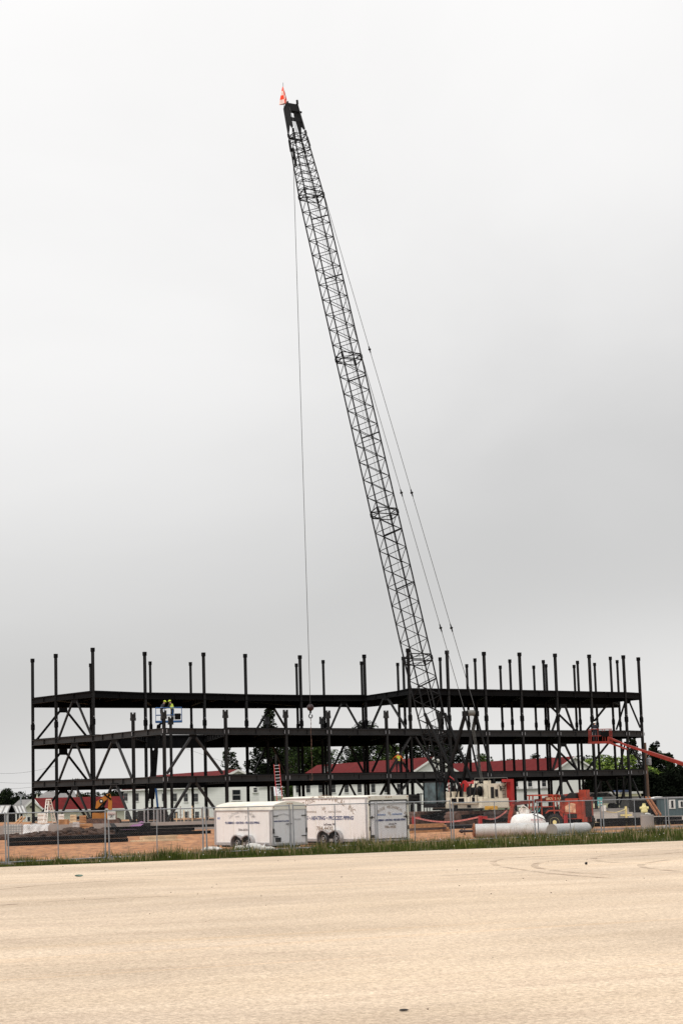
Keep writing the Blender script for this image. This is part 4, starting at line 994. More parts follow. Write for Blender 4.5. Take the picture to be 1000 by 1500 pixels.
# ------------------------------------------------------------------ enclosed trailers
def solve(f, target, lo, hi):
    for _ in range(50):
        m_ = (lo+hi)/2
        if (f(m_)-target)*(f(hi)-target) <= 0: lo = m_
        else: hi = m_
    return (lo+hi)/2
def trailer(big, pxK, YK, pxR, pxL, label, ztop, zfl, wheels_px, cb):
    K = xz(pxK, 0, YK); th = R(40); ux = V(math.cos(th), math.sin(th), 0); uy = V(-ux.y, ux.x, 0)
    Wd = solve(lambda t: proj(K+ux*t+V(0, 0, 1))[0], pxR, .5, 5); Ln = solve(lambda t: proj(K+uy*t+V(0, 0, 1))[0], pxL, 1, 14)
    T = Thing('enclosed_trailer', label, 'trailer', K)
    def q(x, y, z): return K+ux*x+uy*y+V(0, 0, z)
    Mx = Matrix((ux, uy, ZU)).transposed()
    rad = .05 if big else .24; crown = .03 if big else .10
    prof = [(0, zfl), (0, ztop-rad)]+[(rad-rad*math.cos(R(a)), ztop-rad+rad*math.sin(R(a))) for a in (30, 60)]
    top = [(lerp(rad, Wd-rad, t/6), ztop+crown*math.sin(math.pi*t/6)) for t in range(7)]
    prof += top+[(Wd-rad+rad*math.sin(R(a)), ztop-rad+rad*math.cos(R(a))) for a in (30, 60)]+[(Wd, ztop-rad), (Wd, zfl)]
    # panelled shell: sides, roof, ends
    mb = MB(); vs = [q(x, y, z) for y in (0, Ln) for x, z in prof]; n = len(prof)
    for i in range(n-1):
        mb.cur = 0 if (i == 0 or i == n-2) else 1
        mb.add([vs[i], vs[i+1], vs[n+i+1], vs[n+i]], [(0, 1, 2, 3)])
    mb.cur = 2; mb.add(vs[:n], [tuple(range(n))[::-1]]); mb.cur = 0; mb.add(vs[n:], [tuple(range(n))]); mb.add([vs[0], vs[n-1], vs[2*n-1], vs[n]], [(0, 1, 2, 3)])
    body = T.part('body', mb, [M['trailer'], M['roofwhite'], M['trailer_rear']])
    # side seams
    ns = 5 if big else 3
    for k in range(1, ns):
        y = Ln*k/ns; b = MB(); b.box(q(-.004, y, (zfl+ztop-rad)/2), (.008, .014, ztop-rad-zfl-.03), mtx=Mx); T.part('panel_seam', b, M['roofwhite'], body)
    tr = MB(); tr.box(q(-.012, Ln/2, zfl+.05), (.03, Ln, .12), mtx=Mx); T.part('lower_trim', tr, M['alu'], body)
    tr = MB(); tr.box(q(-.014, Ln/2, ztop-rad-.02), (.03, Ln, .05), mtx=Mx); T.part('roof_trim', tr, M['alu'], body)
    for y in (.08, Ln-.04):
        tr = MB(); tr.box(q(-.015, y, (zfl+ztop-rad)/2), (.035, .10, ztop-rad-zfl), mtx=Mx); T.part('corner_trim', tr, M['alu'], body)
    # rear frame
    fz = ztop-rad-.02
    for x in (.04, Wd-.04):
        b = MB(); b.box(q(x, -.018, (zfl+fz)/2), (.08, .04, fz-zfl), mtx=Mx); T.part('rear_post', b, M['roofwhite' if big else 'alu'])
    b = MB(); b.box(q(Wd/2, -.02, zfl+.02), (Wd, .06, .07), mtx=Mx); T.part('bumper', b, M['alu'])
    b = MB()
    if big: b.box(q(Wd/2, -.02, ztop-.09), (Wd, .05, .17), mtx=Mx)
    else:
        pts = [(x, z) for x, z in prof if z > fz]; b.prism([q(x, 0, z) for x, z in pts], -uy*.05)
    hdr = T.part('rear_header', b, M['roofwhite'])
    for x in (Wd*.44, Wd*.5, Wd*.56, .07, Wd-.07):
        b = MB(); b.box(q(x, -.06, ztop-.06 if big else ztop-(.0 if .2 < x < Wd-.2 else .14)), (.05, .03, .03), mtx=Mx); T.part('marker_light', b, M['rust'], hdr)
    if big:
        # single ramp door with black seal
        d0, d1, z0, z1 = .12, Wd-.12, zfl+.08, ztop-.22
        for cx, cz, sx_, sz_ in ((d0, (z0+z1)/2, .05, z1-z0), (d1, (z0+z1)/2, .05, z1-z0), ((d0+d1)/2, z1, d1-d0+.05, .05), ((d0+d1)/2, z0, d1-d0+.05, .03)):
            b = MB(); b.box(q(cx, -.006, cz), (sx_, .02, sz_), mtx=Mx); T.part('door_seal', b, M['black'])
        b = MB(); b.box(q((d0+d1)/2, -.012, (z0+z1)/2), (d1-d0-.06, .03, z1-z0-.05), mtx=Mx); dr = T.part('ramp_door', b, M['trailer_rear'])
        for x in (d0-.02, d1-.02):
            b = MB(); b.box(q(x+(.10 if x < 1 else -.06), -.045, (z0+z1)/2+.12), (.28, .03, .025), mtx=Mx); b.box(q(x+(.10 if x < 1 else -.06), -.045, (z0+z1)/2+.12), (.03, .03, .12), mtx=Mx); T.part('latch', b, M['black'], dr)
        b = MB(); b.box(q((d0+d1)/2, -.03, z1-.14), (d1-d0-.1, .03, .04), mtx=Mx)
        b.box(q((d0+d1)/2-.35, -.03, z1-.05), (.05, .03, .12), mtx=Mx); b.box(q((d0+d1)/2+.3, -.03, z1-.05), (.05, .03, .12), mtx=Mx); T.part('spring_bar', b, M['alu'], dr)
        for x in (.06, Wd-.06):
            b = MB(); b.box(q(x, -.045, zfl+.55), (.06, .03, .18), mtx=Mx); T.part('tail_light', b, M['ballred'])
            b = MB(); b.box(q(x-.01, -.045, z1-.1), (.05, .03, .18), mtx=Mx); T.part('hinge', b, M['black'])
        b = MB(); b.box(q(.22, -.035, zfl+.2), (.22, .02, .14), mtx=Mx); T.part('vent', b, M['steel'])
    else:
        z0, z1 = zfl+.08, fz
        for a, b_ in ((.10, Wd*.50-.02), (Wd*.50+.02, Wd-.10)):
            b = MB(); b.box(q((a+b_)/2, -.012, (z0+z1)/2), (b_-a, .03, z1-z0), mtx=Mx); dr = T.part('rear_door', b, M['trailer_rear'])
            b = MB(); hx = a if a < .3 else b_; sgn = 1 if a < .3 else -1
            for z in (z0+.28, z1-.24):
                b = MB(); b.box(q(hx+sgn*.08, -.045, z), (.26, .03, .03), mtx=Mx); T.part('hinge', b, M['black'], dr)
        b = MB(); b.box(q(Wd*.5, -.02, (z0+z1)/2), (.03, .04, z1-z0), mtx=Mx); T.part('lock_bar', b, M['steel'])
        b = MB(); b.tube(q(Wd*.5+.06, -.055, z0), q(Wd*.5+.06, -.055, z1), .014, n=6); T.part('lock_rod', b, M['alu'])
        b = MB(); b.box(q(Wd*.5-.07, -.06, (z0+z1)/2+.1), (.3, .03, .03), mtx=Mx); T.part('latch', b, M['black'])
        for x in (.05, Wd-.05):
            b = MB(); b.box(q(x, -.05, zfl+.58), (.06, .04, .2), mtx=Mx); T.part('tail_light', b, M['black'])
        b = MB(); b.box(q(.30, -.035, zfl+.22), (.30, .02, .18), mtx=Mx); T.part('licence_plate', b, M['steel'])
        b = MB(); b.ring(q(-.05, .35, .16), uy, .10, .03); T.part('spare_ring', b, M['alu'])
    # tandem wheels and joined fender
    ys = [solve(lambda t: proj(K+uy*t+V(0, 0, .3))[0], p, .3, Ln) for p in wheels_px]; wr = .29 if big else .27
    for y in ys:
        b = MB(); b.lathe(q(-.08, y, wr), ux, [(0, wr*.62), (.01, wr*.97), (.05, wr), (.20, wr), (.22, wr*.9)], 22); w_ = T.part('wheel', b, M['black'])
        b = MB(); b.lathe(q(-.095, y, wr), ux, [(.0, .05), (.0, wr*.2), (.03, wr*.25), (.05, wr*.42), (.0, wr*.50), (.03, wr*.54)], 18); T.part('rim', b, M['steel'], w_)
        b = MB(); b.ring(q(-.10, y, wr), ux, wr*.52, .011, 20, 5); b.ring(q(-.12, y, wr), ux, wr*.18, .02, 12, 5); T.part('rim_lip', b, M['alu'], w_)
    b = MB(); R0 = wr+.06
    def arc(cy, a0, a1): return [(cy+R0*math.cos(R(a)), wr+.02+R0*math.sin(R(a))) for a in range(a0, a1, 12 if a1 > a0 else -12)]
    y0, y1 = sorted(ys)
    op = [(y0-R0, .02+zfl*.6)]+[p for p in arc(y0, 180, 60)] + [((y0+y1)/2, wr+.02+R0*.62)]+[p for p in arc(y1, 120, 0)]+[(y1+R0, .02+zfl*.6)]
    # flat black panel painted as the shaded wheel opening, then the bright fender lip
    b.prism([q(-.002, y, z) for y, z in op if z > .1]+[], -ux*.012); T.part('wheel_opening_shade', b, M['steel2'])
    f = MB()
    for (ya, za), (yb_, zb_) in zip(op, op[1:]): f.add([q(.0, ya, za), q(-.2, ya, za), q(-.2, yb_, zb_), q(.0, yb_, zb_)], [(0, 1, 2, 3)]); f.bar(q(-.2, ya, za), q(-.2, yb_, zb_), .02, .05)
    mid = (y0+y1)/2
    f.prism([q(-.185, mid-.16, wr+.02+R0*.84), q(-.185, mid+.16, wr+.02+R0*.84), q(-.185, mid, wr+.02+R0*.35)], ux*.02)
    T.part('fender', f, M['alu'])
    b = MB(); b.box(q(Wd/2, Ln/2, zfl-.05), (Wd*.7, Ln*.95, .1), mtx=Mx); T.part('chassis', b, M['steel2'])
    b = MB(); b.bar(q(Wd*.25, Ln, zfl), q(Wd*.5, Ln+1.1, zfl), .09); b.bar(q(Wd*.75, Ln, zfl), q(Wd*.5, Ln+1.1, zfl), .09); b.tube(q(Wd*.5, Ln+1.0, 0), q(Wd*.5, Ln+1.0, .6), .04); T.part('tow_bar', b, M['steel2'])
    cb(T, q, ux, uy, Wd, Ln, ztop, zfl, body, K)
    return T
def letters_big(T, q, ux, uy, Wd, Ln, zt, zf, body, K):
    def side(px, py):   # point of the side wall seen at a pixel
        y = solve(lambda t: proj(K+uy*t+V(0, 0, 1.2))[0], px, .1, Ln); p = K+uy*y; return p+V(0, 0, at(px, py, p.y).z)
    def rear(px, py):
        x = solve(lambda t: proj(K+ux*t+V(0, 0, 1.2))[0], px, .0, Wd); p = K+ux*x; return p+V(0, 0, at(px, py, p.y).z)
    sx_, up = -uy, (0, 0, 1)
    # side
    for t, px, py, sz, mat_, kw in (('LA CROSSE  MECHANICAL  INC', 475, 1172, .34, 'text_tan', dict(arc=3.2, sx=.82)),
                              ('PLUMBING \u2022 HEATING \u2022 PROCESS PIPING', 472, 1201, .235, 'text_blue', dict(bold=.006, shear=.25, sx=.95)),
                              ('LaCrosse, WI', 482, 1209, .13, 'text_dark', dict(bold=.004)), ('784-4430', 475, 1216.5, .26, 'text_tan', dict(bold=.004, sx=1.1)),
                              ('MECHANICAL', 456, 1190.5, .12, 'text_tan', {}), ('CONTRACTORS', 490, 1190.5, .12, 'text_tan', {})):
        m_ = MB(); text_mb(m_, t, sz, side(px, py), sx_, up, **kw); T.part('lettering', m_, M[mat_], body)
    m_ = MB(); text_mb(m_, 'W', .24, side(474, 1187.5), sx_, up, shear=.2); text_mb(m_, 'Y', .22, side(477, 1192.5), sx_, up, shear=-.2); T.part('emblem', m_, M['text_tan'], body)
    o = -uy*0
    for t, px, py, sz, mat_, kw in (('LA CROSSE  MECHANICAL  INC', 571, 1184.0, .185, 'text_tan', dict(arc=1.5, sx=.80, off=.034)),
                              ('MECHANICAL', 557.5, 1194.5, .085, 'text_lblue', dict(off=.034, bold=.003)), ('CONTRACTORS', 580.5, 1193.5, .085, 'text_lblue', dict(off=.034, bold=.003)),
                              ('PLUMBING \u2022 HEATING \u2022 PROCESS PIPING', 571, 1202.3, .115, 'text_blue', dict(off=.034, bold=.005, shear=.2, sx=.85)),
                              ('LaCrosse, WI', 573.5, 1207.6, .085, 'text_dark', dict(off=.034, bold=.003)), ('784-4430', 570, 1212.8, .155, 'text_tan', dict(off=.034, bold=.003, sx=1.15))):
        m_ = MB(); text_mb(m_, t, sz, rear(px, py), ux, up, **kw); T.part('lettering', m_, M[mat_], body)
    m_ = MB(); text_mb(m_, 'W', .17, rear(569, 1193), ux, up, shear=.2, off=.034); text_mb(m_, 'Y', .15, rear(571, 1196), ux, up, shear=-.2, off=.034); T.part('emblem', m_, M['text_tan'], body)
def letters_small(T, q, ux, uy, Wd, Ln, zt, zf, body, K):
    def side(px, py):
        y = solve(lambda t: proj(K+uy*t+V(0, 0, 1.2))[0], px, .1, Ln); p = K+uy*y; return p+V(0, 0, at(px, py, p.y).z)
    def rear(px, py):
        x = solve(lambda t: proj(K+ux*t+V(0, 0, 1.2))[0], px, .0, Wd); p = K+ux*x; return p+V(0, 0, at(px, py, p.y).z)
    sx_, up = -uy, (0, 0, 1)
    for t, px, py, sz, mat_, kw in (('LaCrosse Mechanical Inc', 355, 1191, .21, 'alu', dict(arc=1.6, sx=.8)), ('Y', 360, 1200, .22, 'alu', dict(shear=.2)), ('mech', 348, 1197.5, .12, 'alu', {}), ('cont', 370, 1197.5, .12, 'alu', {}),
                              ('PLUMBING \u2022 HEATING \u2022 PROCESS PIPING', 355, 1207, .135, 'text_blue', dict(bold=.004, sx=.92)), ('WI', 320.5, 1200.5, .14, 'text_lblue', dict(bold=.003)),
                              ('784-4430', 356, 1217.5, .15, 'text_dark', dict(sx=1.1))):
        m_ = MB(); text_mb(m_, t, sz, side(px, py), sx_, up, **kw); T.part('lettering', m_, M[mat_], body)
    for t, px, py, sz, mat_, kw in (('LaCrosse Mechanical', 414, 1193.5, .11, 'alu', dict(arc=.8, sx=.7, off=.034)), ('Plumbing Heating Process Piping', 411.5, 1203.6, .085, 'text_blue', dict(off=.034, bold=.003, sx=.8)), ('784-4430', 435, 1201, .10, 'alu', dict(off=.034))):
        m_ = MB(); text_mb(m_, t, sz, rear(px, py), ux, up, **kw); T.part('lettering', m_, M[mat_], body)
trailer(False, 399, 80.5, 449, 315, 'smaller white enclosed trailer with rounded roof and double rear doors behind the fence', 1.90, .20, (350.5, 366.5), letters_small)
trailer(True, 540, 84.5, 598, 414, 'larger white enclosed trailer with faded company lettering and a single rear ramp door', 2.13, .17, (476.5, 495), letters_big)

# ------------------------------------------------------------------ telehandler
TK = xz(853, 0, 104); tu = V(.85, -.53, 0).normalized(); tv = V(-tu.y, tu.x, 0)
TMX = Matrix((tu, tv, ZU)).transposed()
th_ = Thing('telehandler', 'orange telehandler with scuffed counterweight and folded boom behind the white tank', 'telehandler', TK)
def tp(a, b, z): return TK-tu*a+tv*b+V(0, 0, z)
def tb(mb, a0, a1, b0, b1, z0, z1): mb.box(tp((a0+a1)/2, (b0+b1)/2, (z0+z1)/2), (abs(a1-a0), abs(b1-b0), z1-z0), mtx=TMX)
mb = MB(); mb.prism([tp(.02, 0, .62), tp(1.15, 0, .62), tp(1.3, 0, .95), tp(1.25, 0, 1.55), tp(.9, 0, 1.72), tp(.02, 0, 1.72)], tv*.6); ch = th_.part('engine_cover', mb, M['orange'])
mb = MB(); mb.prism([tp(.35, -.01, .95), tp(.95, -.01, 1.0), tp(.95, -.01, 1.3), tp(.6, -.01, 1.48), tp(.35, -.01, 1.42)], -tv*.004); th_.part('worn_patch', mb, mat('bare_scraped_primer', (.60, .38, .24), .7, 0, .3, 6, dirt=(.5, .09, .04), dirt_amt=.9, dirt_scale=5), ch)
mb = MB(); tb(mb, -.1, 0, -.02, 1.35, .45, 1.78); rb = th_.part('rear_counterweight', mb, M['orange'])
mb = MB(); tb(mb, -.115, -.10, .25, 1.1, .72, 1.6); th_.part('radiator_grille', mb, M['black'], rb)
mb = MB(); tb(mb, 0, 1.3, .75, 1.35, .6, 1.6); th_.part('side_box', mb, M['orange'])
mb = MB(); tb(mb, -.1, 4.2, .45, .95, .42, .72); th_.part('chassis', mb, M['steel2'])
mb = MB(); mb.bar(tp(-.05, .65, 1.92), tp(2.3, .65, 1.68), .34, .30); bo = th_.part('boom', mb, M['orange'])
mb = MB(); tb(mb, -.12, .3, .42, .9, 1.70, 2.16); th_.part('boom_pivot', mb, M['orange'], bo)
mb = MB(); mb.bar(tp(2.3, .65, 1.68), tp(4.3, .65, 1.46), .22, .18); th_.part('boom_extension', mb, mat('dark_red_paint', (.12, .02, .015), .6, 0, .3, 3), bo)
mb = MB(); text_mb(mb, 'SKY TRAK', .20, tp(1.7, .475, 1.66), tu, V(0, 0, 1), bold=.006, sx=1.2); th_.part('lettering', mb, M['timber_pale'], bo)
mb = MB(); mb.prism([tp(.35, .1, 1.72), tp(1.2, .1, 1.5), tp(1.25, .1, 1.95), tp(.95, .1, 1.80), tp(.7, .1, 2.02), tp(.35, .1, 1.98)], tv*.3); th_.part('lift_linkage', mb, M['black'])
mb = MB(); tb(mb, 1.25, 3.3, .12, .75, .45, .98); th_.part('engine_bay', mb, M['black'])
mb = MB(); mb.prism([tp(3.0, .1, .98), tp(2.2, .1, 1.3), tp(1.5, .1, 1.25), tp(1.5, .1, .98)], tv*.3); th_.part('hood', mb, M['steel2'])
for a_ in (.15, 1.0): mb = MB(); mb.box(tp(a_, -.015, 1.62), (.05, .02, .16), mtx=TMX); th_.part('latch', mb, M['black'])
mb = MB(); mb.path([tp(1.3, 0, 1.4), tp(1.5, -.05, 1.1), tp(1.9, -.05, 1.2), tp(2.3, 0, .9)], .025, 6); th_.part('hose', mb, M['black'])
mb = MB(); tb(mb, .3, 1.1, -.012, 0, .66, .9); th_.part('step_shade_panel', mb, M['black'], ch)  # flat black plate, colour stands for the shade of a step recess
mb = MB(); mb.prism([tp(4.15, .5, 1.45), tp(4.35, .5, 1.45), tp(4.55, .5, .9), tp(4.62, .5, .4), tp(4.42, .5, .4), tp(4.3, .5, .9)], tv*.15); th_.part('boom_head', mb, M['orange'])
mb = MB()
for a in (1.55, 3.05):
    for b in (-.05, .42): mb.bar(tp(a, b, .75), tp(a+(.08 if a < 2 else -.05), b, 1.92), .07)
for b in (-.05, .42): mb.bar(tp(1.5, b, 1.92), tp(3.1, b, 1.92), .07)
for a in (1.5, 2.3, 3.1): mb.bar(tp(a, -.08, 1.92), tp(a, .45, 1.92), .07)
mb.bar(tp(2.3, -.05, .75), tp(2.3, -.05, 1.92), .07); mb.bar(tp(1.5, -.05, 1.3), tp(3.1, -.05, 1.3), .05)
cg = th_.part('cab_guard', mb, M['orange'])
mb = MB(); tb(mb, 1.6, 3.0, .0, .4, .7, 1.02); th_.part('cab_floor', mb, M['steel2'], cg)
mb = MB(); tb(mb, 1.75, 2.2, .05, .4, 1.02, 1.14); tb(mb, 1.72, 1.8, .05, .4, 1.1, 1.55); th_.part('seat', mb, M['black'], cg)
mb = MB(); mb.ring(tp(2.65, .2, 1.35), (tp(1, 0, .5)-tp(0, 0, 0)), .16, .016); mb.tube(tp(2.7, .2, 1.32), tp(2.9, .2, 1.0), .02); th_.part('steering_wheel', mb, M['black'], cg)
for a, b, r_ in ((1.55, -.12, .46), (3.6, -.12, .46), (.25, 1.0, .46), (1.55, 1.1, .46), (3.6, 1.1, .46)):
    mb = MB(); mb.lathe(tp(a, b, r_), tv, [(0, r_*.6), (.02, r_*.92), (.06, r_), (.28, r_), (.32, r_*.9), (.33, r_*.6)], 26)
    for k in range(20):
        an = 2*math.pi*k/20; d = -tu*math.cos(an)+V(0, 0, math.sin(an)); mb.box(tp(a, b, r_)+d*r_+tv*.17, (.06, .26, .05), mtx=TMX @ Matrix.Rotation(an+math.pi/2, 3, 'Y'))
    w_ = th_.part('wheel', mb, M['black'])
    mb = MB(); mb.lathe(tp(a, b, r_)-tv*.005, tv, [(0, .06), (0, r_*.25), (.05, r_*.3), (.05, r_*.5), (0, r_*.58), (.02, r_*.62)], 20); th_.part('rim', mb, M['pale_yellow'], w_)
mb = MB(); mb.prism([tp(1.0, -.1, 1.0), tp(1.2, -.1, 1.12), tp(1.9, -.1, 1.12), tp(2.1, -.1, .95), tp(2.05, -.1, .93), tp(1.85, -.1, 1.05), tp(1.22, -.1, 1.05), tp(1.05, -.1, .95)], tv*.36); th_.part('mudguard', mb, M['orange'])
mb = MB(); mb.box(tp(3.3, .2, .98), (.7, .4, .22), mtx=TMX); mb.box(tp(3.5, .2, 1.15), (.35, .3, .2), .6); mb.path([tp(3.0, .05, 1.1), tp(3.4, .0, 1.4), tp(3.7, .05, 1.1)], .03, 6); th_.part('white_canister', mb, M['white'])
mb = MB(); mb.path([tp(2.4, .1, 1.3), tp(2.55, .05, 1.0), tp(2.5, .05, .7)], .035, 6); th_.part('hose', mb, M['teal'])
# thin black arch roofs seen over the telehandler belong to a patio umbrella
# ------------------------------------------------------------------ tank, pipes, posts, cylinder
def cyl_thing(name, label, cat, a, b, r_, m, ends=None, n=28):
    T = Thing(name, label, cat, V(a.x, a.y, 0)); ax = (b-a).normalized(); Lc = (b-a).length
    mb = MB(); mb.lathe(a, ax, [(0, r_*.9), (0, r_), (Lc*.5, r_), (Lc, r_), (Lc, r_*.9)], n); T.part('barrel', mb, m, smooth=False)
    return T, ax
a = gnd(700, 1232); a = xz(696, .33, 93.6); b = xz(803, .33, 93.2)
T, ax = cyl_thing('steel_pipe', 'long pale steel pipe with a rusty flanged end lying in the weeds', 'pipe', a, b, .33, M['pipe'])
mb = MB(); mb.lathe(a-ax*.10, ax, [(0, .24), (0, .37), (.06, .37), (.1, .30)], 24)
for k in range(5):
    an = k*1.26; mb.bar(a-ax*.12, a-ax*.12+V(.0, -math.cos(an)*.3, math.sin(an)*.3), .04)
T.part('rusty_flange', mb, M['rust'])
mb = MB(); mb.tube(a-ax*.1, a-ax*.65, .06, n=8); mb.lathe(a-ax*.55, ax, [(0, .05), (0, .2), (.05, .2), (.05, .05)], 14); mb.lathe(a-ax*.8, ax, [(0, .02), (.1, .1), (.2, .1)], 10); T.part('valve_stem', mb, M['ballred'])
a2 = xz(808, .30, 92.2); b2 = xz(858, .30, 94.5)
T, ax = cyl_thing('steel_pipe', 'shorter pale steel pipe with a capped grey end beside the white tank', 'pipe', a2, b2, .30, M['pipe'])
mb = MB(); mb.lathe(a2-ax*.03, ax, [(0, .02), (0, .31), (.03, .31)], 28); T.part('end_cap', mb, M['concrete_dk'])
T = Thing('storage_tank', 'white rounded storage tank standing behind the long pale pipe', 'tank', xz(773, 0, 95.6))
c = xz(773, .55, 95.6); mb = MB(); mb.lathe(c-V(.88, 0, 0), (1, 0, 0), [(0, .02), (.03, .2), (.1, .36), (.22, .46), (.38, .51), (.6, .53), (1.16, .53), (1.38, .51), (1.54, .46), (1.66, .36), (1.73, .2), (1.76, .02)], 30); tkk = T.part('vessel', mb, M['tank'], smooth=True)
mb = MB(); mb.tube(c+V(.0, 0, .55), c+V(0, 0, .72), .10, n=12); mb.tube(c+V(.35, 0, .55), c+V(.35, 0, .66), .05, n=8); mb.tube(c+V(-.5, 0, .5), c+V(-.5, 0, .62), .05, n=8); T.part('fittings', mb, M['white'])
mb = MB(); mb.path([c+V(.2, -.3, .5), c+V(.7, -.5, .25), c+V(.95, -.5, .05)], .02, 5); T.part('black_hose', mb, M['black'])
mb = MB(); text_mb(mb, 'PROPANE', .13, c+V(.35, -.555, .18), (1, 0, 0), (0, 0, 1), bold=.002, off=.0); T.part('lettering', mb, M['signred'], tkk); mb = MB(); text_mb(mb, 'FLAMMABLE', .09, c+V(.4, -.585, .04), (1, 0, 0), (0, 0, 1), off=.0); T.part('lettering', mb, M['signred'], tkk)
for dx in (-.5, .5):
    mb = MB(); mb.box(V(c.x+dx, c.y, .06), (.2, .9, .12)); T.part('saddle', mb, M['concrete_dk'])
mb = MB(); p = xz(817, 0, 93.4)
T = Thing('marker_tube', 'short red upright marker tube next to the telehandler wheel', 'marker tube', xz(829, 0, 96)); pz = xz(829, 0, 96); mb.tube(pz, pz+V(0, 0, .92), .10, n=10); T.part('tube', mb, M['red']); mb = MB(); mb.box(pz+V(0, 0, .95), (.16, .16, .08)); T.part('cap', mb, M['liftred'])
# concrete cylinder
pc = xz(948, 0, 99.5); T = Thing('concrete_manhole_riser', 'grey concrete cylinder standing on end near the right side of the fence', 'concrete cylinder', pc)
mb = MB(); mb.lathe(pc, ZU, [(0, .33), (.02, .34), (.80, .34), (.83, .32), (.83, .22), (.6, .22)], 32); T.part('cylinder', mb, M['concrete'], smooth=False)
mb = MB(); mb.blob(pc+V(-.02, -.1, .87), (.12, .08, .06), 8, 6, .2); mb.blob(pc+V(.1, -.1, .86), (.08, .08, .05), 8, 6, .2); T.part('rag', mb, M['water_white'])
# red posts with caution tape
def redpost(px, y0, y1, Y, label):
    b = gnd(px, y1); b = xz(px, 0, Y); zt = at(px, y0, Y).z; T = Thing('red_post', label, 'post', b, 'red posts holding caution tape')
    mb = MB(); mb.box(b+V(0, 0, zt/2), (.16, .16, zt), .3); T.part('post', mb, M['red']); mb = MB(); mb.box(b+V(0, 0, .03), (.4, .4, .06), .3); mb.box(b+V(.25, 0, zt-.1), (.3, .05, .14), .3); T.part('base', mb, M['red']); return b+V(0, 0, zt-.05)
q1 = redpost(703.5, 1195, 1216, 104, 'tall red post holding caution tape before the crawler tracks'); q0 = redpost(606, 1196, 1205, 120, 'red post with caution tape right beside the larger white trailer')
mb = MB(); q2 = xz(742, 1.05, 112)
for a, b in ((q0, q1), (q1, q2)):
    P_ = [lerp(a, b, t/10)-V(0, 0, .28*math.sin(math.pi*t/10)) for t in range(11)]
    for u_, w_ in zip(P_, P_[1:]): mb.bar(u_, w_, .012, .09)
one('caution_tape', mb, mat('tape_red', (.55, .16, .14), .6, 0, .6, 5), 'sagging red and white caution tape strung between the red posts', 'tape', q1)

# ------------------------------------------------------------------ site stacks and clutter
def stack(name, label, cat, pxa, pxb, Y0, Y1, layers, r_, m, jit=.1, group=None, partname='board', flat=True, bz=0.0, seed=1, cut=.0):
    rn = random.Random(seed); a = xz(pxa, 0, Y0); b = xz(pxb, 0, Y1); d = (b-a).normalized(); n_ = V(-d.y, d.x, 0)
    T = Thing(name, label, cat, a, group); z = bz
    for k, (cnt, hh) in enumerate(layers):
        for i in range(cnt):
            mb = MB(); o = n_*(i-(cnt-1)/2)*r_*1.15+d*rn.uniform(-jit, jit); e = d*rn.uniform(-cut, 0)
            sk_ = n_*rn.uniform(-jit, jit)*.3
            mb.bar(a+o+V(0, 0, z+hh/2), b+o+e+sk_+V(0, 0, z+hh/2), r_, hh*.9); T.part(partname, mb, m if not isinstance(m, list) else rn.choice(m))
        z += hh
    return T
stack('steel_beam_stack', 'long low stack of black steel joists lying on the dirt at far left', 'steel stack', 16, 192, 98, 102, [(3, .2), (3, .22)], .22, M['steel2'], .3, partname='beam', cut=1.0)
T = stack('steel_beam_stack', 'second stack of dark steel sections behind the lumber left of the trailers', 'steel stack', 165, 314, 116, 119, [(4, .2), (3, .2), (2, .18)], .25, M['steel2'], .5, partname='beam', cut=2)
stack('board_stack', 'pale boards on dunnage on the dirt left of the smaller trailer', 'lumber', 210, 258, 104, 106, [(3, .1), (2, .12)], .16, M['timber_pale'], .3)
stack('board_stack', 'low scatter of pale planks lying nearest the dirt strip at left centre', 'lumber', 202, 262, 101, 102, [(3, .08)], .2, [M['timber'], M['timber_pale']], .5)
stack('timber_stack', 'stack of orange brown timbers on the dirt right of the larger trailer', 'timber', 600, 654, 108, 110, [(4, .13), (4, .12), (3, .12), (2, .1)], .2, [M['timber'], M['timber_dk'], M['timber']], .6, cut=.6, seed=4)
stack('crane_mats', 'dark timber mats laid on the ground under the crane tracks', 'timber mats', 598, 762, 117, 119, [(5, .2)], .55, [M['timber_dk'], M['steel2']], .8, partname='mat')
stack('timber_stack', 'dark blocking and planks piled just right of the crane tracks', 'timber', 712, 770, 121, 122, [(3, .25), (3, .25), (2, .22), (2, .2)], .3, [M['timber_dk'], M['steel2'], M['timber_dk']], .5, cut=1, seed=8)
# front concrete wall and the tarp over it
wa = xz(-20, 0, 131); wb = xz(314, 0, 134); mb = MB(); mb.bar(wa+V(0, 0, .2), wb+V(0, 0, .2), .3, .75); one('retaining_wall', mb, M['concrete'], 'long pale concrete wall running across the left half of the site', 'wall', wa)
ta0 = xz(33, 0, 127.5); ta1 = xz(72, 0, 128); mb = MB(); n = 14; vs = []
for j in range(5):
    for i in range(n+1):
        p = lerp(ta0, ta1, i/n); z = [0.0, .2, .42, .60, .66][j]; y = [-.5, -.32, -.2, -.1, .6][j]; vs.append(p+V(random.uniform(-.06, .06), y+random.uniform(-.12, .12), z+random.uniform(-.03, .05)))
mb.add(vs, [(j*(n+1)+i, j*(n+1)+i+1, (j+1)*(n+1)+i+1, (j+1)*(n+1)+i) for j in range(4) for i in range(n)])
one('tarp', mb, M['tarp'], 'crumpled whitish tarp draped over the concrete wall at left', 'tarp', ta0, smooth=True)
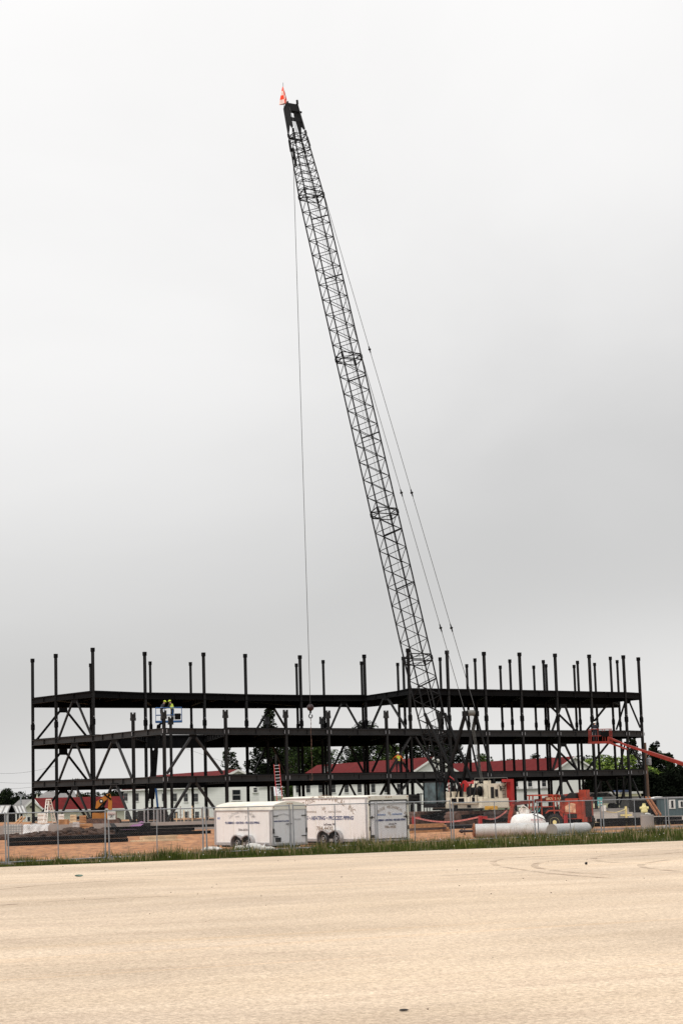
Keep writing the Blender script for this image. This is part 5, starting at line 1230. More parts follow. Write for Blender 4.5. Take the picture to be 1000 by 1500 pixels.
# rubble heap
mb = MB(); rn = random.Random(5)
for k in range(520):
    px = rn.uniform(-12, 165); Y = rn.uniform(113, 123); p = xz(px, 0, Y); h = .35*math.exp(-((px-120)/55)**2)+.12; s_ = rn.uniform(.06, .26)
    mb.blob(p+V(0, 0, rn.uniform(0, h)), (s_*1.4, s_, s_*.6), 5, 4, .35)
one('rubble', mb, M['rubble'], 'dark heap of rubble and torn soil behind the black steel stack', 'rubble', xz(80, 0, 118), kind='stuff')
mb = MB()
for k in range(160):
    px = rn.uniform(330, 400); Y = rn.uniform(78.2, 80); p = xz(px, 0, Y)
    s_ = rn.uniform(.03, .08); mb.blob(p+V(0, 0, rn.uniform(0, .06)), (s_*1.4, s_, s_*.7), 5, 4, .3)
one('gravel', mb, M['rust'], 'low ridge of brown clods beside the trailer wheels', 'dirt clods', xz(365, 0, 79), kind='stuff')
SB = 'white sacks heaped by the trailer wheels'
for k, (px, s_, lb) in enumerate(((352, .26, 'leftmost white sack lying beside the trailer wheels'), (372, .34, 'bulging white sack directly before the rear trailer wheel'), (383, .24, 'upright small white sack right of the trailer wheels'), (395, .20, 'small flat white sack nearest the trailer rear corner'))):
    mb = MB(); random.seed(k+20); mb.blob(xz(px, s_*.45, 78.6), (s_*1.1, s_*.6, s_*.6), 12, 9, .13); one('sack', mb, M['water_white'], lb, 'sack', xz(px, 0, 78.6), SB, smooth=True)
for k, (px, wd, Y, lb) in enumerate(((311, 1.1, 80, 'flat white bag lying in the grass left of the smaller trailer'),)):
    mb = MB(); random.seed(k+60); mb.blob(xz(px, .10, Y), (wd*.42, .3, .12), 14, 8, .1); one('bag', mb, M['water_white'], lb, 'bag', xz(px, 0, Y), smooth=True)
# IBC tote
p = xz(20, 0, 124); T = Thing('caged_tote', 'white plastic liquid tote in a wire cage at the far left', 'tote', p)
mb = MB(); mb.box(p+V(0, 0, .42), (1.12, .95, .62)); T.part('bottle', mb, M['water_white'])
mb = MB()
for i in range(8):
    x = -.58+i*1.16/7; mb.tube(p+V(x, -.5, .1), p+V(x, -.5, .78), .014, n=4)
for z in (.12, .3, .46, .62, .78): mb.tube(p+V(-.58, -.5, z), p+V(.58, -.5, z), .014, n=4); mb.tube(p+V(-.58, -.5, z), p+V(-.58, .5, z), .014, n=4); mb.tube(p+V(.58, -.5, z), p+V(.58, .5, z), .014, n=4)
T.part('cage', mb, M['galv']); mb = MB(); mb.box(p+V(0, 0, .05), (1.15, 1, .1)); T.part('pallet', mb, M['steel2'])
# ladders
def ladder(name, label, foot, top, wd, n, m, thick=.045):
    T = Thing(name, label, 'ladder', foot); d = (top-foot).normalized(); sd_ = d.cross(V(0, 1, 0)).normalized()
    for s in (-1, 1): mb = MB(); mb.bar(foot+sd_*s*wd/2, top+sd_*s*wd/2, thick, thick*1.6, up=(0, 1, 0)); T.part('rail', mb, m)
    for k in range(n): c = lerp(foot, top, (k+.7)/n); mb = MB(); mb.tube(c-sd_*wd/2, c+sd_*wd/2, .03, n=6); T.part('rung', mb, M['galv'] if m is M['red'] else m)
    return T
lf = at(411, 1168, 149); lt = at(405, 1120, 152.5)
lf.z = 2.0; ladder('extension_ladder', 'red extension ladder leaning against the first floor beam above the trailers', at(412, 1200, 148), lt, .42, 17, M['red'])
mb = MB(); mb.tube(at(403.5, 1108, 153), at(404.5, 1122, 153), .06, n=6); mb.box(at(404, 1110, 153), (.16, .1, .5)); one('hanging_strap', mb, M['steel'], 'thin dark strap rising from the top of the red ladder', 'strap', at(404, 1115, 153))
T = Thing('step_ladder', 'tall white step ladder standing open behind the concrete wall at left', 'ladder', xz(72, 0, 136))
for s, (x0, x1) in enumerate(((66, 70), (80, 73))):
    mb = MB(); f0 = at(x0-2, 1206, 136+s); f1 = at(x0+3, 1206, 136+s); t0 = at(x1-1.5, 1171, 136.4); t1 = at(x1+1.5, 1171, 136.4); mb.bar(f0, t0, .06); mb.bar(f1, t1, .06)
    for k in range(7): mb.bar(lerp(f0, t0, (k+.5)/7), lerp(f1, t1, (k+.5)/7), .05)
    T.part('leg_frame', mb, M['white'])
mb = MB(); mb.box(at(71.5, 1171, 136.4), (.35, .25, .06)); T.part('top_cap', mb, M['white'])
# pale standing pipes and framing
rn = random.Random(9); G = 'pale upright pipes standing along the foundation'
for k, px in enumerate((212, 217.5, 226, 232, 236, 241)):
    b = xz(px, 0, 139+k*.3); zt = at(px, 1184+rn.uniform(-1, 3), 139).z; mb = MB(); mb.tube(b, V(b.x, b.y, zt), .05, n=8); mb.tube(V(b.x, b.y, zt), V(b.x, b.y, zt+.06), .065, n=8)
    one('standing_pipe', mb, M['galv'], 'thin pale upright pipe standing in the row near the first floor corner column', 'pipe', b, G)
G = 'wooden stakes standing before the white barracks wall'
for k, px in enumerate((259, 265, 270, 276, 282, 296, 301, 306)):
    b = xz(px, 0, 141); zt = at(px, 1186+rn.uniform(-6, 6), 141).z; mb = MB(); mb.bar(b, V(b.x, b.y, zt), .07); mb.box(V(b.x, b.y, zt*.6), (.2, .05, .05))
    one('stake', mb, M['concrete_dk'] if k % 2 else M['timber_pale'], 'thin upright stake in the row before the white barracks wall', 'stake', b, G)
# saw horses, crates and wrapped goods at left
def crate(name, label, px, py0, py1, w_px, Y, m, cat='crate', group=None, slats=3):
    b = xz(px, 0, Y); z0 = max(0.0, at(px, py1, Y).z); z1 = at(px, py0, Y).z; ww = w_px*Y/F; T = Thing(name, label, cat, V(b.x, b.y, z0), group)
    mb = MB(); mb.box(V(b.x, b.y, (z0+z1)/2), (ww*.94, ww*.6, (z1-z0)*.94), rnd.uniform(-.3, .3)); T.part('body', mb, m)
    mb = MB()
    for k in range(slats): mb.box(V(b.x, b.y-ww*.33, lerp(z0, z1, (k+.5)/slats)), (ww, .04, (z1-z0)*.14))
    T.part('slats', mb, m); return T
crate('plywood_crate', 'orange plywood box with pale wrapped bundles on the foundation at left', 127, 1206, 1217, 18, 125, M['timber'], slats=2)
crate('wrapped_bundle', 'pale wrapped bundle left of the orange plywood box', 112, 1204, 1217, 9, 125.5, M['tarp'], 'bundle')
crate('wrapped_bundle', 'tan wrapped bundle standing behind the plywood box at left', 108, 1193, 1206, 9, 138, M['timber_pale'], 'bundle')
crate('plywood_crate', 'low brown crate under the first steel brace at left', 94, 1200, 1208, 14, 137, M['timber'])
crate('plywood_crate', 'brown crate right behind the tan wrapped bundle', 122, 1194, 1206, 10, 139, M['timber'])
crate('window_unit', 'white framed unit standing behind the step ladder', 62, 1190, 1208, 12, 140, M['white'], 'frame')
crate('window_unit', 'white framed unit standing right of the step ladder', 90, 1192, 1208, 9, 142, M['white'], 'frame')
crate('material_bin', 'black bin standing beside the purple sheet at left centre', 214, 1205, 1217, 14, 133, M['black'], 'bin')
crate('compressor', 'dark grey compressor on the foundation near the purple sheet', 207, 1187, 1203, 9, 141, M['steel'], 'machine')
crate('site_generator', 'yellow generator box standing behind the crane at its right', 744.5, 1166, 1183, 11, 138, M['yellow'], 'generator')
crate('tool_chest', 'small orange tool chest in front of the crane body above the tracks', 720, 1180.5, 1186, 18, 127, M['yellow'], 'tool chest', slats=1)
crate('machine_housing', 'orange housing on top of the yellow generator behind the crane', 743, 1160, 1166, 10, 138.2, M['orange'], 'housing', slats=1)
crate('black_container', 'black open container standing between the larger trailer and the crane cab', 604, 1163, 1178, 22, 137, M['black'], 'container')
# stand for the black container
T = Thing('pipe_rack', 'dark rack of thin upright bars left of the crane cab', 'rack', xz(620, 0, 136)); mb = MB()
for px in (612, 616, 621, 625, 629): mb.tube(xz(px, 0, 136), at(px, 1162, 136), .035, n=5)
for y in (1163, 1178): mb.bar(at(610, y, 136), at(631, y, 136), .06)
T.part('bars', mb, M['steel2'])
for px in (603, 613): mb = MB(); b = xz(px, 0, 137); mb.bar(b, at(px, 1178, 137), .25); T.part('leg', mb, M['steel2'])
mb = MB(); a_ = xz(181, 0, 131); mb.prism([at(178, 1217, 131), at(196, 1217, 130), at(212, 1206, 133), at(207, 1204, 133.5)], (0, .3, .06)); one('purple_sheet', mb, M['purple'], 'purple sheet slanting against the wall near the black bin', 'sheet', at(190, 1212, 131))
mb = MB(); mb.prism([at(161, 1207, 130.5), at(167, 1207, 130.5), at(176, 1218, 129.5), at(168, 1219, 129.5)], (0, .25, .05)); one('black_chute', mb, M['black'], 'black plank leaning on the wall under the warning sign', 'plank', at(168, 1213, 130))
for k, (x0, y0, x1, y1) in enumerate(((20, 1209, 33, 1196), (24, 1210, 37, 1197))):
    mb = MB(); mb.bar(at(x0, y0, 138), at(x1, y1, 139), .14, .06); one('leaning_board', mb, M['timber'], 'brown board leaning left of the cream gable house', 'board', at(x0, y0, 138), 'brown boards leaning at the far left')
# yellow barricade, blocks, hydrant-like pump at right
T = Thing('rope_stand', 'pale yellow cross shaped stand with rope to the fence at right', 'barricade', xz(917, 0, 122)); b = xz(917, 0, 122)
mb = MB(); mb.bar(b, b+V(0, 0, 1.05), .12); mb.bar(b+V(-.35, 0, .5), b+V(.35, 0, .5), .1); mb.bar(b+V(-.4, 0, .05), b+V(.4, 0, .05), .1); T.part('stand', mb, M['pale_yellow'])
mb = MB(); P_ = [lerp(b+V(0, 0, .9), xz(882, .9, 119), t/8)-V(0, 0, .2*math.sin(math.pi*t/8)) for t in range(9)]; mb.path(P_, .025, 5); T.part('rope', mb, M['pale_yellow'])
T = Thing('rope_post', 'pale grey post carrying the other end of the yellow rope', 'post', xz(882, 0, 119)); b = xz(882, 0, 119); mb = MB(); mb.bar(b, b+V(0, 0, 1.1), .14); T.part('stand', mb, M['concrete']); mb = MB(); mb.box(b+V(0, 0, .04), (.45, .45, .08)); T.part('foot', mb, M['concrete'])
stack('plank_pile', 'low mixed pile of planks before the right end of the steel frame', 'lumber', 866, 914, 123, 124, [(3, .1), (3, .08), (1, .08)], .3, [M['timber_dk'], M['timber_pale'], M['concrete'], M['timber_dk']], .8, cut=1.5, seed=12)
stack('steel_beam_stack', 'long dark steel stack lying at the right behind the concrete cylinder', 'steel stack', 880, 1015, 113, 116, [(3, .25), (3, .22)], .3, M['steel2'], .5, partname='beam', cut=2, seed=13)
stack('board_stack', 'short pale boards lying on the dirt right of the concrete cylinder', 'lumber', 960, 975, 104, 105, [(2, .08), (1, .08)], .2, M['pipe'], .2, seed=14)
stack('curb_beam', 'long pale beam lying along the dirt behind the weeds at right', 'beam', 868, 1030, 103, 107.5, [(1, .12)], .18, M['concrete'], .1, seed=15)
for k, (px, y0, y1, w_, Y, m, lb) in enumerate(((912, 1190, 1199, 15, 134, 'concrete', 'grey concrete block behind the yellow stand'), (936, 1190, 1200, 15, 134, 'concrete', 'grey concrete block under the yellow pump'), (925, 1172, 1190, 8, 140, 'black', 'black drum between the two grey blocks'))):
    crate('concrete_block' if k < 2 else 'drum', lb, px, y0, y1, w_, Y, M[m], 'block' if k < 2 else 'drum', slats=1)
b = at(943, 1190, 134); T = Thing('pump', 'small yellow pump standing on a grey block at right', 'pump', b); mb = MB(); mb.lathe(b, ZU, [(0, .22), (.1, .24), (.35, .2), (.5, .12), (.62, .1)], 12); T.part('barrel', mb, M['pale_yellow']); mb = MB(); mb.tube(b+V(-.3, 0, .3), b+V(.3, 0, .3), .09, n=8); T.part('outlet', mb, M['pale_yellow'])
# teal sign on posts beyond the fence
b = xz(880, 0, 100); T = Thing('notice_board', 'small teal and white notice on a post at the fence joint', 'sign', b)
mb = MB(); mb.tube(b, V(b.x, b.y, at(880, 1168, 100).z), .03, n=6); T.part('post', mb, M['galv'])
zc = at(879.5, 1174, 100).z; mb = MB(); mb.box(V(b.x, b.y-.05, zc), (.26, .02, .42)); bd = T.part('board', mb, M['teal']); mb = MB(); mb.box(V(b.x+.02, b.y-.065, zc-.0), (.2, .006, .05)); mb.box(V(b.x+.0, b.y-.065, zc-.14), (.2, .006, .05)); T.part('white_band', mb, M['signwhite'], bd)
mb = MB(); mb.box(V(b.x+.18, b.y-.05, at(881, 1184, 100).z), (.22, .02, .3)); T.part('lower_notice', mb, M['signwhite'])
# litter on the lot
def litter(px, py, sz, name, label, m, rz, cat='litter'):
    p = gnd(px, py, .045); mb = MB(); mb.blob(V(p.x, p.y, .045+sz[2]*.5), (sz[0]/2, sz[1]/2, sz[2]/2), 9, 5, .2); one(name, mb, m, label, cat, p)
litter(591, 1481, (.11, .05, .022), 'stick', 'small dark stick lying on the pavement nearest the viewer', M['black'], .1, 'stick')
litter(116, 1284, (.24, .16, .06), 'crushed_can', 'flattened grey green scrap on the pavement at left', mat('faded_green', (.10, .16, .13), .7, 0, .5, 9), .3)
litter(858, 1266.5, (.09, .09, .08), 'stone', 'single dark pebble on the pavement at right', M['black'], 0, 'stone')
mb = MB(); rn = random.Random(2)
for k in range(150):
    u_, v_ = rn.uniform(-14, 30), rn.uniform(-50, -1); p = EA+ED*u_+EN*v_; s_ = rn.uniform(.008, .022)*(1 if v_ > -30 else .5); mb.blob(V(p.x, p.y, .045), (s_, s_*.8, s_*.6), 5, 4, .3)
one('grit', mb, M['rubble'], 'scattered dark grit over the pale pavement', 'grit', EA, kind='stuff')
# ------------------------------------------------------------------ barracks and houses
def gabled(name, label, cat, near, axis, Ln, hw, zb, ze, zr, wallm, roofm, side_win=(), side_px=(), end_win=(), right_win=(), group=None, hip=0.0, over=.45, trim=True, chimney=None):
    """near = centre of the near gable end on the ground; axis = unit vector along the ridge, away from it"""
    ang = math.atan2(axis.y, axis.x)-math.pi/2
    T = Thing(name, label, cat, (near.x, near.y, zb), group); T.o.rotation_euler = (0, 0, ang)
    he, hr = ze-zb, zr-zb
    mb = MB(); mb.add([(-hw, 0, 0), (hw, 0, 0), (hw, 0, he), (0, 0, hr-.1), (-hw, 0, he), (-hw, Ln, 0), (hw, Ln, 0), (hw, Ln, he), (0, Ln, hr-.1), (-hw, Ln, he)],
           [(0, 1, 2, 3, 4), (9, 8, 7, 6, 5), (1, 6, 7, 2), (5, 0, 4, 9)])
    wl = T.part('wall', mb, wallm, local=True)
    sl = (hr-he)/hw; mb = MB()
    for s in (-1, 1):
        a = [(s*(hw+over), -over, he-over*sl), (0, -over+hip, hr), (0, Ln+over, hr), (s*(hw+over), Ln+over, he-over*sl)]
        mb.prism(a if s > 0 else a[::-1], (0, 0, .14))
    if hip: mb.prism([(-(hw+over), -over, he-over*sl), (hw+over, -over, he-over*sl), (0, hip-over, hr)], (0, 0, .14))
    rf = T.part('roof', mb, roofm, local=True)
    if trim:
        for s in (-1, 1):
            mb = MB()
            if not hip: mb.bar((s*(hw+over+.02), -over-.06, he-over*sl-.02), (0, -over-.06, hr+.0), .10, .30, up=(0, 0, 1)); T.part('rake_board', mb, M['trim'], rf, local=True); mb = MB()
            mb.bar((s*(hw+over+.03), -over, he-over*sl-.02), (s*(hw+over+.03), Ln+over, he-over*sl-.02), .08, .24); T.part('eave_board', mb, M['trim'], rf, local=True)
    def win(x, y, z, w_, h_, nx, ny):
        # nx, ny outward normal in local frame
        c = V(x+nx*.03, y+ny*.03, z); horiz = abs(ny) > .5; sz = lambda a, d, h: (a, d, h) if horiz else (d, a, h)
        f = MB(); f.box(c, sz(w_+.22, .07, h_+.22)); fr = T.part('window', f, M['trim'], local=True)
        g = MB(); g.box(c+V(nx*.045, ny*.045, 0), sz(w_, .03, h_)); T.part('pane', g, M['winglass'], fr, local=True)
        g = MB(); g.box(c+V(nx*.07, ny*.07, 0), sz(w_, .03, .06)); T.part('sash_bar', g, M['trim'], fr, local=True)
        g = MB(); g.box(c+V(nx*.09, ny*.09, -h_/2-.12), sz(w_+.4, .16, .08)); T.part('sill', g, M['trim'], fr, local=True)
    RM = Matrix.Rotation(ang, 3, 'Z'); O = V(near.x, near.y, zb)
    def ysolve(px):
        lo, hi = 0.0, Ln
        for _ in range(40):
            m_ = (lo+hi)/2; p = O+RM @ V(-hw, m_, 3)
            if proj(p)[0] > px: lo = m_
            else: hi = m_
        return lo
    for (px, y0, y1) in side_px:
        y = ysolve(px); ww = abs(ysolve(px-2.9)-ysolve(px+2.9)); p = O+RM @ V(-hw, y, 0); z0 = at(px, y1, p.y).z-zb; z1 = at(px, y0, p.y).z-zb
        f = MB(); f.box((-hw-.02, y, (z0+z1)/2), (.06, ww+.25, z1-z0+.25)); fr = T.part('window', f, M['trim'], local=True)
        g = MB(); g.box((-hw-.045, y, (z0+z1)/2), (.03, ww, z1-z0)); T.part('pane', g, M['winglass'], fr, local=True)
        g = MB(); g.box((-hw-.06, y, (z0+z1)/2+.05), (.03, ww, .06)); T.part('sash_bar', g, M['greyroof'], fr, local=True)
        g = MB(); g.box((-hw-.09, y, z0-.1), (.12, ww+.3, .08)); T.part('sill', g, M['trim'], fr, local=True)
    for (y, z, w_, h_) in side_win: win(-hw, y, z, w_, h_, -1, 0)
    for (y, z, w_, h_) in right_win: win(hw, y, z, w_, h_, 1, 0)
    for (x, z, w_, h_) in end_win: win(x, 0, z, w_, h_, 0, -1)
    if chimney:
        y, x, w_, h_ = chimney; mb = MB(); mb.box((x, y, hr-abs(x)*sl+h_/2-.2), (w_, w_, h_)); mb.box((x, y, hr-abs(x)*sl+h_-.2), (w_*1.35, w_*1.35, .12)); T.part('chimney', mb, M['trim'], rf, local=True)
    return T, wl
AX = V(-.26, .965, 0).normalized()
def bar_side(n, y0, st, zs, skip=()): return [(y0+i*st, z, .95, 1.45) for i in range(n) for z in zs if i not in skip]
GB = 'white two storey barracks with red roofs'
gabled('barracks', 'white two storey barracks with red roof at left, nearest the blue lift', 'building', xz(349, 0, 290), AX, 62, 5.1, -2, 3.75, 6.0, M['clap'], M['redroof'],
       side_px=[(p, 1162+(p-185)*.005, 1173+(p-185)*.012) for p in (185, 201, 217, 241, 257, 273, 288)]+[(p, 1189, 1201) for p in (187, 202, 218, 242, 258, 274, 289)], end_win=[(-.25, 4.3, 1.2, 1.5), (2.7, 5.0, .5, .6), (-3.3, 1.5, .9, 1.4), (3.0, 1.5, .9, 1.4)], group=GB)
gabled('barracks', 'white barracks with long red roof behind the middle of the steel frame', 'building', xz(637, 0, 320), AX, 66, 5.2, -1.2, 4.6, 7.7, M['clap'], M['redroof'],
       side_px=[(p, 1150-(p-437)*.012, 1161-(p-437)*.003) for p in (437, 452, 470, 489, 508, 527, 547, 566, 585)]+[(p, 1172, 1184) for p in (437, 452, 489, 527, 547, 585)], end_win=[(2.2, 1.6, .9, 1.4)], group=GB, chimney=(52, -2.6, .9, 1.3))
gabled('barracks', 'white barracks with red roof at right behind the orange telehandler', 'building', xz(843, 0, 350), AX, 64, 5.15, -1, 4.75, 7.75, M['clap'], M['redroof'],
       side_px=[(p, 1141.5-(p-756)*.012, 1152.3-(p-756)*.005) for p in (700, 718, 737, 756, 776.5, 797)]+[(p, 1163, 1172) for p in (718, 756, 797)], end_win=[(2.6, 1.6, 2.2, 1.6)], group=GB)
# porch roof band along the third barracks, a lean-to of its own
c0 = xz(806, 0, 349)
mb = MB(); q0 = c0+V(-.3, -1.5, 0); mb.bar(V(q0.x-1, q0.y, 2.2), V(q0.x-1, q0.y, 2.2)+AX*52, 2.4, .12); T = Thing('lean_to', 'low white lean-to with a thin dark roof line before the right barracks', 'lean-to', (q0.x, q0.y, -1))
T.part('roof', mb, M['greyroof']); mb = MB(); mb.bar(V(q0.x-.9, q0.y+.2, .55), V(q0.x-.9, q0.y+.2, .55)+AX*51.5, 2.0, 3.1); T.part('wall', mb, M['trim'])
# small white porch of left barracks
mb = MB(); p = xz(388, 0, 286); T = Thing('porch', 'small pale entry porch at the end of the left barracks', 'porch', (p.x, p.y, -2)); mb.box(p+V(0, 0, .7), (1.6, 2.2, 5.2)); T.part('wall', mb, M['clap']); mb = MB(); mb.box(p+V(.4, 0, 3.45), (3.4, 2.8, .14)); T.part('roof', mb, M['greyroof']); mb = MB(); mb.box(p+V(1.15, -1.0, 1.4), (.5, .1, 2.6)); T.part('door', mb, M['black'])
# single storey house with red roof at left
u2 = V(.92, .39, 0).normalized(); v2 = V(-u2.y, u2.x, 0)
k1 = xz(66, 0, 368); hwid = 5.6
cn = k1+v2*hwid
gabled('red_roof_house', 'low cream house with a long red roof at left behind the yellow excavator', 'house', cn, u2, 26, hwid, -2.6, .35, 2.45, M['clap_cream'], M['redroof'],
       end_win=[(-1.5, -.1, 1.6, 1.6)], right_win=[(3+i*3.6, .9, 1.1, 1.3) for i in range(6)])
# it is the near long side that faces the camera; the cream gable wing stands before it
wc = xz(47.5, 0, 345)
gabled('cream_gable_house', 'cream house front with white trimmed gable left of the red roof', 'house', wc, V(-.30, .95, 0).normalized(), 12, 2.15, -2.4, .35, 2.2, M['clap_cream'], M['greyroof'],
       end_win=[(-.75, .9, .7, 1.5), (.75, .9, .7, 1.5)], over=.25)
mb = MB(); c = xz(47, 0, 344.6); mb.box(V(c.x-.05, c.y-.1, at(47, 1182, 344).z), (.5, .3, .35)); one('wall_lamp', mb, M['black'], 'small dark lamp on the cream gable', 'lamp', (c.x, c.y, 1))
# grey hip roof beyond
g0 = xz(80, 0, 430)
gabled('grey_roof_house', 'house with a grey hipped roof rising behind the red roof at left', 'house', g0+V(-4.5, 6, 0), V(.98, .17, 0).normalized(), 8, 6, -3, 2.1, 3.85, M['clap_cream'], M['greyroof'], hip=2.5, trim=False)
# metal roofed open shed
s0 = xz(-30, 0, 232); s1 = xz(16, 0, 232); s2 = xz(35, 0, 232)
T = Thing('metal_roof_shed', 'open shed with striped grey metal roof at the far left edge', 'shed', (s0.x, s0.y, -1.5))
def shed(a, b, zr, ze):
    d = (b-a).normalized(); n = V(d.y, -d.x, 0); mb = MB(); L_ = (b-a).length; k = max(3, int(L_/.62))
    mb.prism([V(a.x, a.y, zr), V(b.x, b.y, zr), V(b.x, b.y, ze)+n*3.2, V(a.x, a.y, ze)+n*3.2], (0, 0, .06)); rf = T.part('roof', mb, M['pipe'])
    mb = MB()
    for i in range(k+1):
        p = lerp(a, b, i/k); mb.bar(V(p.x, p.y, zr+.09), V(p.x, p.y, ze+.09)+n*3.2+d*.0, .14, .06)
    T.part('seams', mb, M['greyroof'], rf)
    mb = MB(); mb.bar(V(a.x, a.y, zr+.05), V(b.x, b.y, zr+.05), .3, .12); T.part('ridge_cap', mb, M['alu'], rf)
    mb = MB(); mb.prism([V(a.x, a.y, -1.5), V(b.x, b.y, -1.5), V(b.x, b.y, zr), V(a.x, a.y, zr)], -n*3.0); T.part('back_wall', mb, M['steel2'])
    for i in range(4): p = lerp(a, b, i/3)+n*3.0; mb = MB(); mb.bar(V(p.x, p.y, -1.5), V(p.x, p.y, ze), .16); T.part('post', mb, M['trim'])
shed(s0, s1, 1.62, .72); shed(s1+V(.35, -.3, 0), s2, 1.60, .70)
# cream site office, pickup, blue-grey boxes
T = Thing('site_office', 'pale yellow site office trailer with a white roof at right', 'site office', xz(896, 0, 215))
a = xz(866, 0, 212); b = xz(926, 0, 218); z0, z1 = -.6, at(896, 1163.5, 215).z; d = (b-a); d.z = 0; yw = math.atan2(d.y, d.x); cc = (a+b)/2
mb = MB(); mb.box(cc+V(0, 1.5, (z0+z1)/2), (d.length, 3, z1-z0), yw); T.part('wall', mb, M['panel_cream'])
mb = MB(); mb.box(cc+V(0, 1.5, z1+.12), (d.length+.3, 3.3, .25), yw); T.part('roof', mb, M['trim'])
mb = MB(); mb.box(cc+V(1.2, .9, z1+.32), (1.9, 1.2, .22), yw); T.part('roof_unit', mb, M['dblue'])
for px in (886.5, 899): mb = MB(); p = xz(px, 0, 214.2); mb.box(V(p.x, cc.y+(p.x-cc.x)*math.tan(yw)-.05, at(px, 1171.5, 214).z), (.75, .1, .95), yw); T.part('window', mb, M['winglass'])
# parked pickup
T = Thing('parked_car', 'white car parked before the pale yellow site office', 'car', xz(876, 0, 195)); pc = xz(876, 0, 195); pc.z = -.0
mb = MB(); pr = [(-2.2, .35), (-2.2, .85), (-1.4, .98), (-.8, 1.45), (.9, 1.5), (1.7, 1.0), (2.2, .9), (2.2, .35)]; mb.prism([pc+V(x, -.8, z+.3) for x, z in pr], (0, 1.6, 0)); bd = T.part('body', mb, M['white'])
mb = MB(); mb.prism([pc+V(x, -.81, z+.3) for x, z in [(-1.2, 1.0), (-.72, 1.36), (.82, 1.4), (1.45, 1.02)]], (0, 1.62, 0)); T.part('windows', mb, M['glass'], bd)
for x in (-1.4, 1.4):
    for y in (-.85, .65): mb = MB(); mb.lathe(pc+V(x, y, .34), (0, 1, 0), [(0, .2), (.02, .34), (.2, .34)], 16); T.part('wheel', mb, M['black'])
def boxc(name, label, px0, px1, y0, Y, m, roofm, wins=(), dy=.6, zb=-.2):
    a = xz(px0, 0, Y); b = xz(px1, 0, Y+dy); zt = at(px0, y0, Y).z; T = Thing(name, label, 'container', (a.x, a.y, 0)); d = b-a; d.z = 0; yw = math.atan2(d.y, d.x); n = V(-d.y, d.x, 0).normalized(); cc = (a+b)/2+n*1.2
    mb = MB(); mb.box(cc+V(0, 0, (zb+zt)/2), (d.length, 2.4, zt-zb), yw); T.part('wall', mb, m); mb = MB(); mb.box(cc+V(0, 0, zt+.06), (d.length+.1, 2.5, .12), yw); T.part('roof', mb, roofm)
    for px, yy, w_, h_ in wins:
        p = xz(px, 0, Y); t = (p.x-a.x)/(d.x); p = a+d*t-n*.03; c = V(p.x, p.y, at(px, yy, p.y).z); mb = MB(); mb.box(c, (w_+.16, .06, h_+.16), yw); f = T.part('window', mb, M['trim']); mb = MB(); mb.box(c-n*.04, (w_*.46, .04, h_), yw); mb.box(c-n*.045, (.05, .05, h_), yw); T.part('pane', mb, M['winglass'], f)
    return T
boxc('shipping_container', 'blue grey site container with a white framed window at the right edge', 978, 1040, 1170, 146, M['bluegrey'], M['greyroof'], [(984.5, 1178, .34, .52), (999, 1178, .34, .4)])
boxc('shipping_container', 'dark container with a pale domed top left of the blue grey one', 955, 976, 1172, 148, M['steel2'], M['greyroof'])
mb = MB(); c = at(966, 1171, 149); mb.blob(c+V(0, 1, .0), (.75, .9, .22), 14, 8); one('tarp_dome', mb, M['water_white'], 'whitish domed cover on top of the dark container', 'cover', c, smooth=True)
boxc('site_cabin', 'light grey cabin behind the yellow pump at right', 925, 950, 1168.5, 190, M['pipe'], M['greyroof'])
mb = MB(); mb.bar(at(945, 1168, 144), at(962, 1194, 142), .10, .16); mb.bar(at(950, 1168, 144), at(967, 1194, 142), .10, .16); mb.bar(at(947, 1171, 143.8), at(952, 1171, 143.8), .06); mb.bar(at(954, 1182, 143), at(959, 1182, 143), .06); one('ramp', mb, M['rust'], 'rusty ramp sloping down beside the dark container', 'ramp', at(955, 1190, 143))
# excavator
e0 = xz(150, 0, 158); T = Thing('excavator', 'yellow excavator with folded arm standing behind the left wing of the frame', 'excavator', e0)
def ex(px, py): return at(px, py, 158)
mb = MB(); mb.prism([ex(140, 1184), ex(141.5, 1174), ex(147, 1170), ex(156, 1164), ex(160.5, 1162), ex(162, 1165), ex(156, 1172), ex(149, 1178), ex(145, 1185)], (0, .4, 0)); bm_ = T.part('boom', mb, M['digger'])
mb = MB(); mb.prism([ex(158.5, 1163), ex(162, 1163.5), ex(164.5, 1175), ex(164, 1187), ex(158, 1187), ex(159, 1176)], (0, .35, 0)); T.part('stick', mb, M['digger'])
mb = MB(); mb.bar(ex(143, 1186), ex(156, 1173), .13); T.part('hydraulic_ram', mb, M['steel2']); mb = MB(); mb.bar(ex(153, 1163.5), ex(163, 1171), .12); T.part('hydraulic_ram', mb, M['steel2'])
mb = MB(); mb.lathe(ex(148.5, 1173.5)-V(0, .05, 0), (0, 1, 0), [(0, .17), (.05, .17)], 16); T.part('emblem_disc', mb, M['black'], bm_); mb = MB(); mb.lathe(ex(148.8, 1173.5)-V(0, .08, 0), (0, 1, 0), [(0, .08), (.03, .08)], 12); T.part('emblem_centre', mb, M['signwhite'], bm_)
mb = MB(); mb.box(ex(152, 1196)+V(0, 1, 0), (1.9, 1.6, .6)); T.part('body', mb, M['digger']); mb = MB(); mb.box(ex(146, 1191)+V(0, 1.2, 0), (.7, 1.2, .9)); T.part('cab', mb, M['steel2'])
for y in (-.2, 1.6): mb = MB(); c = xz(151, .35, 158); mb.box(c+V(0, y, 0), (2.2, .45, .6)); mb.lathe(c+V(-1.1, y-.22, 0), (0, 1, 0), [(0, .3), (.45, .3)], 14); mb.lathe(c+V(1.1, y-.22, 0), (0, 1, 0), [(0, .3), (.45, .3)], 14); T.part('track', mb, M['mud'])
